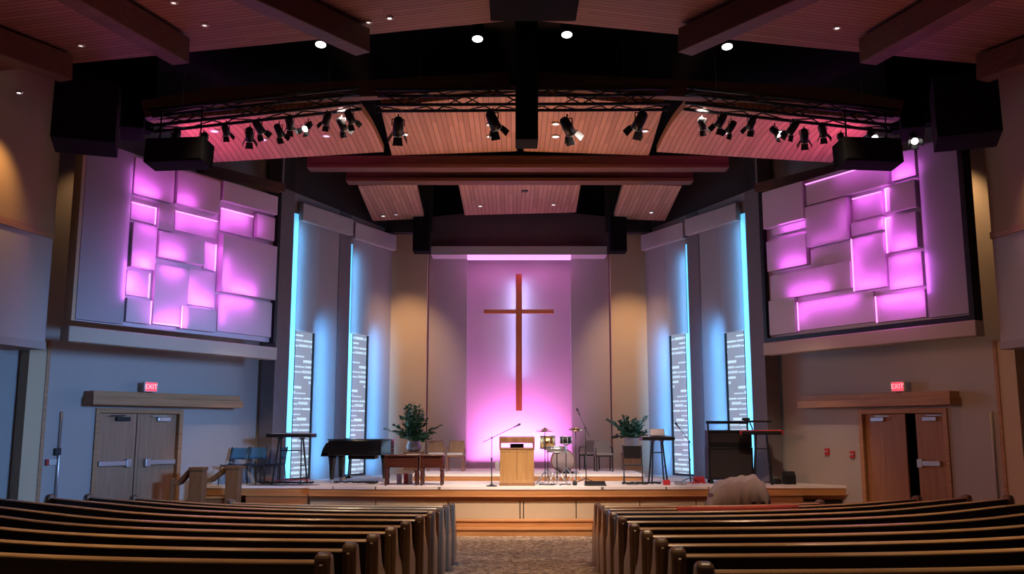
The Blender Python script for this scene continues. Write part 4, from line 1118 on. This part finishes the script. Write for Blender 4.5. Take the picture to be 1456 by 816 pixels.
cable('cable_tangle', 9, 409, 22.2, .6, .1, BLK, 'tangle of black cables under the left keyboard', 3, r=.016)
cable('cable_tangle', 2, 409, 22.2, .55, .1, REDP, 'thin red cable among the black cables under the left keyboard', 5, ZS+.07, r=.008)
cable('cable_tangle', 5, 500, 22.35, .62, .12, BLK, 'black cables lying in front of the piano', 8, r=.016)
cable('cable_tangle', 4, 912, 22.0, .45, .14, BLK, 'black cables under the right keyboard', 12, r=.016)
cable('cable_tangle', 2, 1000, 22.35, .55, .1, REDP, 'thin red cable between the microphone and the amplifier', 14, r=.009)
cable('cable_tangle', 3, 1085, 22.05, .35, .08, BLK, 'black cables under the red keyboard', 16, r=.014)
cable('cable_tangle', 2, 789, 21.5, .35, .06, BLK, 'black cable on the stage floor right of the pulpit', 18, r=.012)
# ---- covered sound desk before the stage
p = Vector((xat(1048, 20.05, 690), 20.05, .003)); d_ = thing('covered_console', p, 'console under a pale crumpled dust cover in front of the stage, right', 'console')
MB().box(-.58,.62,-.24,.24,.0,.94).build('desk', BULK, d_, bevel=.01)
m = MB(); nx, ny = 22, 10
H = lambda x, y: 1.0 + .26*math.exp(-((x-.05)/.54)**6)*(.75+.25*y/.3) + .10*(x/.6)*math.exp(-((x-.05)/.54)**6) + .03*abs(math.sin(x*9+y*5)) + .02*math.sin(x*23-y*11)
for j in range(ny+1):
    for i in range(nx+1):
        u = -1+2*i/nx; v = -1+2*j/ny; x = .62*u; y = .28*v; z = H(x,y)
        ed = max(abs(u), abs(v))
        if ed > .8: z -= (ed-.8)/.2*(-.0+.45 + .05*math.sin(i*1.9+j*2.3)); x *= 1.04; y *= 1.08; x += .012*math.sin(j*3+i*2)
        m.v.append(Vector((x,y,z)))
for j in range(ny):
    for i in range(nx): a = j*(nx+1)+i; m.f.append([a,a+1,a+nx+2,a+nx+1]); m.sm.append(True)
o = m.build('dust_cover', COVER, d_); so = o.modifiers.new('thick','SOLIDIFY'); so.thickness = .008; so.offset = 1
q = Vector((xat(1024, 19.4, 720), 19.4, .003)); bx_ = thing('equipment_cabinet', q, 'low brown cabinet standing before the covered console', 'cabinet')
MB().box(-.40,.36,-.2,.2,.05,.60).build('body', PEWE, bx_, bevel=.01); MB().box(-.42,.38,-.22,.22,.60,.63).build('top_board', STW2, bx_, bevel=.006); MB().box(-.36,.32,-.18,.18,0,.05).build('plinth', BLK, bx_)
MB().box(-.35,-.02,-.212,-.201,.10,.45).build('cabinet_door', PEWE, bx_, bevel=.006); MB().box(.0,.31,-.212,-.201,.10,.45).build('cabinet_door', PEWE, bx_, bevel=.006)
# ---- newel posts with handrails and side panels at the left stair
def newel(px, Y, ytop, x_end, ye, label, pan):
    x = xat(px, Y, 690); w = .145; zt_ = zat(ytop, Y); r = thing('stair_rail', (x, Y, .02), label, 'railing', 'wooden railings of the left stage stair')
    MB().box(x-w,x+w,Y-w,Y+w,.0+.02,zt_-.07).build('newel_post', RAILW, r, origin='world', bevel=.006)
    MB().box(x-w-.02,x+w+.02,Y-w-.02,Y+w+.02,zt_-.07,zt_-.03).prism([(x-w-.02,Y-w-.02,zt_-.03),(x+w+.02,Y-w-.02,zt_-.03),(x+w+.02,Y+w+.02,zt_-.03),(x-w-.02,Y+w+.02,zt_-.03)], (0,0,.03)).build('cap', RAILW, r, origin='world', bevel=.008)
    xe = xat(x_end, Y+.15, 690); ze = zat(ye, Y+.15)
    MB().beam((x-w,Y,zt_-.06),(xe+.08,Y+.1,ze),.13,.10).beam((xe+.10,Y+.1,ze),(xe-.06,Y+.1,ze-.01),.13,.10).build('handrail', RAILW, r, origin='world', bevel=.012)
    MB().box(xe-.05,x-w,Y-.05,Y+.12,.02,pan).build('side_panel', RAILW, r, origin='world'); MB().box(xe-.06,x-w,Y-.07,Y+.14,pan,pan+.035).build('panel_cap', STW, r, origin='world', bevel=.006)
    MB().box(xe-.09,xe-.0501,Y-.06,Y+.16,.02,ze+.1).build('end_post', RAILW, r, origin='world', bevel=.006)
newel(332, 21.1, 662, 297, 682, 'near wooden newel post with sloping handrail at the left stage stair', .76)
newel(281, 20.55, 664, 252, 686, 'far left wooden newel post with sloping handrail beside the left doors', .72)
# ---- little things on the side walls
def wallbit(S, px, py, w, h, d, m_, name, label, cat):
    t = WD.t_of(px, py, S); z = WD.z_of(px, py, S)
    return tag(MB().wbox(WD,S,t-w/2,t+w/2,.002,d,z-h/2,z+h/2).build(name, m_, bevel=.01), label, cat)
def pull(px, py, label):
    t = WD.t_of(px, py, 1); z = WD.z_of(px, py, 1); r = thing('fire_alarm_switch', WD.pt(1,t,0,z), label, 'fire alarm', 'red alarm pulls on the right wall')
    MB().wbox(WD,1,t-.06,t+.06,.002,.05,z-.08,z+.08).build('box', REDP, r, origin='world', bevel=.01); MB().wbox(WD,1,t-.05,t+.05,.052,.075,z-.012,z+.012).build('pull_bar', WHITEP, r, origin='world')
pull(1177, 642, 'red alarm pull nearest the stage on the right wall'); pull(1213, 646, 'red alarm pull just left of the right doors'); pull(1431, 650, 'red alarm pull right of the right doors')
t = WD.t_of(72, 657); z = WD.z_of(72, 657); r = thing('wall_switch_box', WD.pt(-1,t,0,z), 'small white switch box with red corner on the left wall', 'switch')
MB().wbox(WD,-1,t-.10,t+.06,.002,.05,z-.06,z+.06).build('box', WHITEP, r, origin='world', bevel=.008); MB().wbox(WD,-1,t+.062,t+.12,.002,.06,z-.06,z+.06).build('red_button', REDP, r, origin='world')
for S, px, px2 in ((-1,82,81),(1,1415,1418)):
    t = WD.t_of(px, 650, S); z0, z1 = .12, WD.z_of(px, 585, S)
    o = thing('wall_mounted_conduit', WD.pt(S,t,.03,z0), 'thin pale conduit running up the %s wall beside the doors' % SIDE[S], 'conduit')
    MB().tube([WD.pt(S,t,.04,z0),WD.pt(S,t,.04,z1)], .025, 8).build('pipe', CHROME if S < 0 else WALLC, o, origin='world')
    if S < 0: MB().wbox(WD,S,t-.02,t+.1,.002,.09,WD.z_of(px,642)-.07,WD.z_of(px,642)+.07).build('junction_box', BLKM, o, origin='world', bevel=.008)
# ================================================================== OVERHEAD GEAR
def truss(A, B, w, h, name, label):
    """box truss between two points: four chords and zigzag lacing"""
    A, B = Vector(A), Vector(B); d = (B-A); L = d.length; d.normalize(); sd = d.cross(Vector((0,0,1))).normalized(); up = sd.cross(d).normalized()
    r = thing(name, (A+B)/2, label, 'truss', 'lighting trusses over the stage')
    c = [sd*sx*w/2 + up*sz*h/2 for sx, sz in ((-1,-1),(1,-1),(1,1),(-1,1))]
    for q in c: MB().tube([A+q, B+q], .032, 8).build('chord', BLKM, r, origin='world')
    n = max(3, int(L/.55)); m = MB()
    for k in range(4):
        a, b = c[k], c[(k+1)%4]
        for i in range(n):
            u0, u1 = i/n, (i+1)/n
            p, q = (a, b) if i % 2 else (b, a)
            m.tube([A+d*L*u0+p, A+d*L*u1+q], .014, 5)
    m.build('lacing', BLKM, r, origin='world')
    for u in (.15,.85): MB().tube([A+d*L*u+up*h/2, Vector((A.x+d.x*L*u, A.y+d.y*L*u, 10.095))], .008, 5).build('hanging_cable', BLKM, r, origin='world')
    return r
YT = 16.9
truss(at(535,143,YT), at(950,141,YT), .34, .30, 'hanging_truss', 'long black lighting truss across the middle of the stage')
a, b = at(214,172,16.2), at(512,140,16.6)
truss(a, b, .34, .30, 'hanging_truss', 'black lighting truss crowded with lamps on the left'); truss(mirv(b), mirv(a), .34, .30, 'hanging_truss', 'black lighting truss crowded with lamps on the right')
def lamp_proto(lit):
    t = thing('hanging_stage_light', (0,0,0), 'x', 'stage light')
    MB().tube([(0,0,0),(0,0,.10)], .018, 6).build('clamp', BLKM, t)
    y = MB().tube([(-.13,0,-.16),(-.13,0,-.02),(0,0,.0),(.13,0,-.02),(.13,0,-.16)], .014, 6).build('yoke', BLKM, t)
    M = Matrix.Translation((0,0,-.17)) @ Matrix.Rotation(R(48),4,'X')
    bd = MB().lathe([(.07,.20),(.10,.16),(.115,0),(.12,-.20)], (0,0,0), 16, M).build('can', BLK, t)
    MB().lathe([(.105,-.201),(.105,-.215)], (0,0,0), 16, M).build('lens', LAMPW if lit else LAMPD, bd)
    bn = MB()
    for k in range(4):
        a = R(90*k); c, s = math.cos(a), math.sin(a)
        bn.hexa([M @ Vector(q) for q in ((c*.12-s*.09,s*.12+c*.09,-.20),(c*.12+s*.09,s*.12-c*.09,-.20),(c*.13+s*.09,s*.13-c*.09,-.20),(c*.13-s*.09,s*.13+c*.09,-.20),(c*.20-s*.11,s*.20+c*.11,-.36),(c*.20+s*.11,s*.20-c*.11,-.36),(c*.21+s*.11,s*.21-c*.11,-.36),(c*.21-s*.11,s*.21+c*.11,-.36))])
    bn.build('barn_doors', BLK, bd)
    return t
pro = {0: lamp_proto(0), 1: lamp_proto(1)}; used = {0: False, 1: False}
grp = [('left', [(222,186,1),(256,178,0),(286,180,0),(326,168,0),(352,172,0),(372,164,0),(394,166,0),(416,160,0),(436,152,1),(468,160,0),(484,158,0),(500,150,0)]),
       ('middle', [(565,160,0),(701,156,0),(807,156,0),(908,157,0)]),
       ('right', [(1000,152,0),(1022,160,0),(1042,156,0),(1064,150,0),(1104,152,1),(1122,150,0),(1146,160,0),(1164,166,0),(1200,178,0),(1232,162,1),(1262,172,0),(1292,184,1)])]
rl = random.Random(5)
for nm, L in grp:
    for i, (px, py, lit) in enumerate(L):
        if nm == 'middle': Y, p = YT, None
        else:
            f = (min(max(px,214),512)-214)/298 if nm == 'left' else (min(max(1266-(px-214),214),512)-214)/298
            Y = 16.2 + .4*f
        p = at(px, py-4, Y)
        t = pro[lit] if not used[lit] else copy_tree(pro[lit]); used[lit] = True
        s = .9 if nm == 'middle' else rl.uniform(.56, .66)
        if nm == 'middle': zc_ = at(742,142,YT).z
        else: f = min(max((px if nm == 'left' else 1480-px)-214,0)/298,1); zc_ = a.z + (b.z-a.z)*f
        sy = (-.17 if i % 2 else .17); t.location = Vector((p.x, Y+sy, zc_-.15-.075-.10*s)); t.scale = (s,s,s); t.rotation_euler = (0,0,rl.uniform(-.7,.7) + (0 if lit == 0 else R(180)))
        t['label'] = '%s lamp from the left on the %s lighting truss, %s' % (ORD[i], nm, 'glowing' if lit else 'black can'); t['group'] = 'stage lamps on the %s truss' % nm
# ---- hanging loudspeakers
def speaker(p, w, d, h, label, rz=0, tilt=0):
    t = thing('hanging_loudspeaker', p, label, 'loudspeaker', 'black loudspeakers', rz)
    M = Matrix.Rotation(tilt,4,'X')
    MB().box(-w/2,w/2,-d/2,d/2,-h/2,h/2,M).build('cabinet', BLACK, t, bevel=.015)
    MB().box(-w/2+.03,w/2-.03,-d/2-.012,-d/2-.001,-h/2+.03,h/2-.03,M).build('grille', BLK2, t, bevel=.004)
    m = MB()
    for s in (-1,1): m.tube([(s*w*.35,0,h/2-.02),(s*w*.35,0,h/2+.6)], .012, 6)
    m.build('hanging_bracket', BLACK, t); return t
for S in (-1,1):
    p = at(255,219,15.55); q = p if S < 0 else mirv(p); lb = SIDE[S]
    speaker(q, 1.06, .45, .44, 'wide flat black loudspeaker hanging in front of the %s relief screen' % lb, S*R(6), R(-6))
    p = at(124,166,15.6); q = p if S < 0 else mirv(p) + Vector((.1,0,.1))
    speaker(q, 1.02, .8, 1.15, 'big black loudspeaker cluster beyond the outer top corner of the %s relief screen' % lb, S*R(-20), R(-4))
    p = at(190,160,17.2); q = p if S < 0 else mirv(p)
    speaker(q, .42, .6, .95, 'narrow dark loudspeaker hanging beside the big cluster on the %s' % lb, S*R(-20), R(-10))
    p = at(600,334,26.3); q = p if S < 0 else Vector((xat(878,26.3,330), 26.3, p.z))
    speaker(q, .48, .5, 1.05, 'black upright loudspeaker at the %s end of the bulkhead' % lb)
# ---- ceiling downlights
def downlight(p, m_, r, label, grp, can=False, tilt=None):
    t = thing('ceiling_downlight', p, label, 'light', grp)
    if can:
        M = Matrix.Rotation(R(-12),4,'X')
        MB().lathe([(r*1.15,.0),(r*1.2,.3),(r*.7,.42)], (0,0,0), 16, M).build('housing', BLACK, t); MB().tube([(0,0,.35),(0,0,10.0-p.z)], .02, 6).build('hanging_stem', BLACK, t)
        MB().lathe([(r,-.012),(r,-.002)], (0,0,0), 16, M).build('lens', m_, t)
    else:
        MB().tube([(r*math.cos(a), r*math.sin(a), -.006) for a in [2*math.pi*k/18 for k in range(19)]], .02, 6, False).build('trim_ring', WHITEP, t)
        MB().lathe([(r,-.012),(r,-.002)], (0,0,0), 16).build('lens', m_, t)
    return t
for i, (px, py) in enumerate(((456,63),(679,55),(806,49),(1034,66))):
    downlight(at(px,py,15.9), LAMPW, .095, '%s bright hanging can light from the left in the black roof gap' % ORD[i], 'can lights in the roof gap', True)
def onslab(px, py, c, sag=0):
    """where the sight line meets the underside of a ceiling panel"""
    a, b = sl(px, py); z = sum(q.z for q in c)/4; u = v = .5
    for _ in range(12):
        t = (z-CZ)/b; x, y = a*t, t
        for _ in range(6):
            P = (c[0]*(1-u)+c[1]*u)*(1-v) + (c[3]*(1-u)+c[2]*u)*v
            du = (c[1]-c[0])*(1-v) + (c[2]-c[3])*v; dv = (c[3]*(1-u)+c[2]*u) - (c[0]*(1-u)+c[1]*u)
            ex, ey = x-P.x, y-P.y; D = du.x*dv.y - du.y*dv.x
            u += (ex*dv.y - ey*dv.x)/D; v += (du.x*ey - du.y*ex)/D
        P = (c[0]*(1-u)+c[1]*u)*(1-v) + (c[3]*(1-u)+c[2]*u)*v
        z = P.z + sag*math.sin(math.pi*v)*.5
    t = (z-CZ)/b; return Vector((a*t, t, z))
mc = lambda c: [mirv(c[1]), mirv(c[0]), mirv(c[3]), mirv(c[2])]
k = 0
for px, py, c, m_, lb in ((575,190,cl,LAMPW,'bright downlight at the left of the panel left of the duct'),(697,176,cl,LAMPD2,'small downlight near the duct on the left panel, front one'),(697,193,cl,LAMPD2,'small downlight near the duct on the left panel, rear one'),
        (790,175,mc(cl),LAMPD2,'small downlight near the duct on the right panel, front one'),(790,193,mc(cl),LAMPW,'bright downlight near the duct on the right panel'),(917,185,mc(cl),LAMPB,'bluish downlight at the right of the panel right of the duct'),
        (464,192,co,LAMPB,'bluish downlight on the left pink panel, nearer the duct'),(374,197,co,LAMPB,'bluish downlight on the left pink panel, middle'),(305,185,co,LAMPB,'bluish downlight on the left pink panel, outer end'),
        (1030,188,mc(co),LAMPB,'bluish downlight on the right pink panel'),
        (683,292,cm,LAMPW,'left downlight in the small panel above the cross'),(787,290,cm,LAMPW,'right downlight in the small panel above the cross'),(545,306,cs,LAMPW,'warm downlight at the left of the small left panel'),(563,304,cs,LAMPD2,'faint downlight at the right of the small left panel'),(926,301,mc(cs),LAMPW,'downlight in the small right panel')):
    p = onslab(px, py, c, .25 if (abs(px-737) > 240 and py < 230) else 0)
    downlight(p - Vector((0,0,.012)), m_, .085 if py < 230 else .06, lb, 'recessed downlights over the stage')
for i, (px, py, m_) in enumerate(((27,131,LAMPW),(94,77,LAMPW),(115,64,LAMPD2),(247,3,LAMPD2),(291,35,LAMPD2),(524,31,LAMPD2),(554,25,LAMPW),(1190,39,LAMPW),(1346,24,LAMPD2))):
    downlight(onz(px, py, .004), m_, .05, '%s small downlight from the left in the boarded nave ceiling' % ORD[i], 'small downlights in the nave ceiling')

# ================================================================== LIGHT
WARM = (1,.72,.45)
# warm stage wash from the truss
for x in (-3.2,-1.0,1.4,3.6): spot((x,16.6,8.3), (x*.75,22.4,1.0), 2500, 42, .7, (1,.80,.66), .12, 'stage_wash_lamp')
for x in (-2.6,3.0): spot((x,15.4,8.7), (x*.5,21.4,.6), 650, 48, .6, (1,.70,.45), .15, 'stage_front_lamp')
# pilasters
for S in (-1,1):
    x = xb(582) if S < 0 else xb(893); spot((x,24.2,8.1), (x,27.35,4.4), 800, 44, 1, (1,.62,.34), .1, 'pilaster_lamp')
    # bluish fill lamp added off each window wall to brighten the one opposite
    area(WA.pt(S, 2.4, 1.2, 3.8), WA.dirv(S, -.1, 1, -.05), 3.5, 4.5, 38, (.45,.68,1.0), 95, 'window_fill_lamp')
    # nave wall scallops
    spot(WP.pt(S,1.6,.8,7.6), WP.pt(S,1.7,.0,6.3), 120, 75, .9, (1,.58,.24), .1, 'wall_wash_lamp')
    spot(WD.pt(S,5.7,.75,8.4), WD.pt(S,5.75,.0,6.0), 320 if S > 0 else 60, 60, .9, (1,.55,.22), .1, 'wall_wash_lamp')
    # pink on the outer ceiling panels
    c = (co[0]+co[1]+co[2]+co[3])/4; c = c if S < 0 else mirv(c)
    spot((X0+S*7.2,16.8,6.6), c + Vector((S*.7,-.3,0)), 560, 56, .8, (1,.16,.50), .1, 'ceiling_pink_lamp')
# warm on the middle ceiling panels, from the stage
area((X0,20.2,3.2), (0,-.05,1), 3.5, 1.5, 115, (1,.50,.28), 110, 'ceiling_glow_lamp')
# house light over the pews
for x in (-5,-1.6,2,5.4):
    for y in (8.0,11.5,15.0): spot((x,y,8.6), (x,y-.8,.8), 740, 50, .8, WARM, .2, 'house_lamp')
for x in (-4.3,4.7): spot((x,17.0,7.3), (x*1.38,21.7,.6), 900, 36, .7, (1,.72,.5), .15, 'stage_side_lamp')
spot((.2,14.6,8.9), (.2,18.8,0), 1300, 34, .6, (1,.78,.58), .2, 'aisle_lamp')
# faint pinkish glow on the nave ceiling
area((-4.5,11.5,4.6), (-.15,.2,1), 3, 2, 17, (1,.30,.38), 120, 'nave_glow_lamp'); area((4.9,11.5,4.6), (.15,.2,1), 3, 2, 15, (1,.30,.34), 120, 'nave_glow_lamp')
# unseen blue fill lamp added for the left wall, a warm one for the right
spot((7.5,9,4.6), (-8.3,19.8,1.5), 9500, 34, .9, (.22,.48,1.0), 1.2, 'nave_blue_fill_lamp')
spot((-7.1,9,4.6), (8.7,19.8,1.5), 2000, 34, .9, (1,.44,.26), 1.2, 'nave_warm_fill_lamp')
w = bpy.data.worlds.new('world'); SC.world = w; w.use_nodes = True
bg = w.node_tree.nodes['Background']; bg.inputs['Color'].default_value = (.55,.42,.43,1); bg.inputs['Strength'].default_value = .032
vs = SC.view_settings; vs.view_transform = 'Standard'; vs.look = 'None'; vs.exposure = 0; vs.gamma = 1; vs.use_curve_mapping = False
SC.cycles.use_denoising = True; SC.cycles.max_bounces = 6; SC.cycles.sample_clamp_indirect = 4
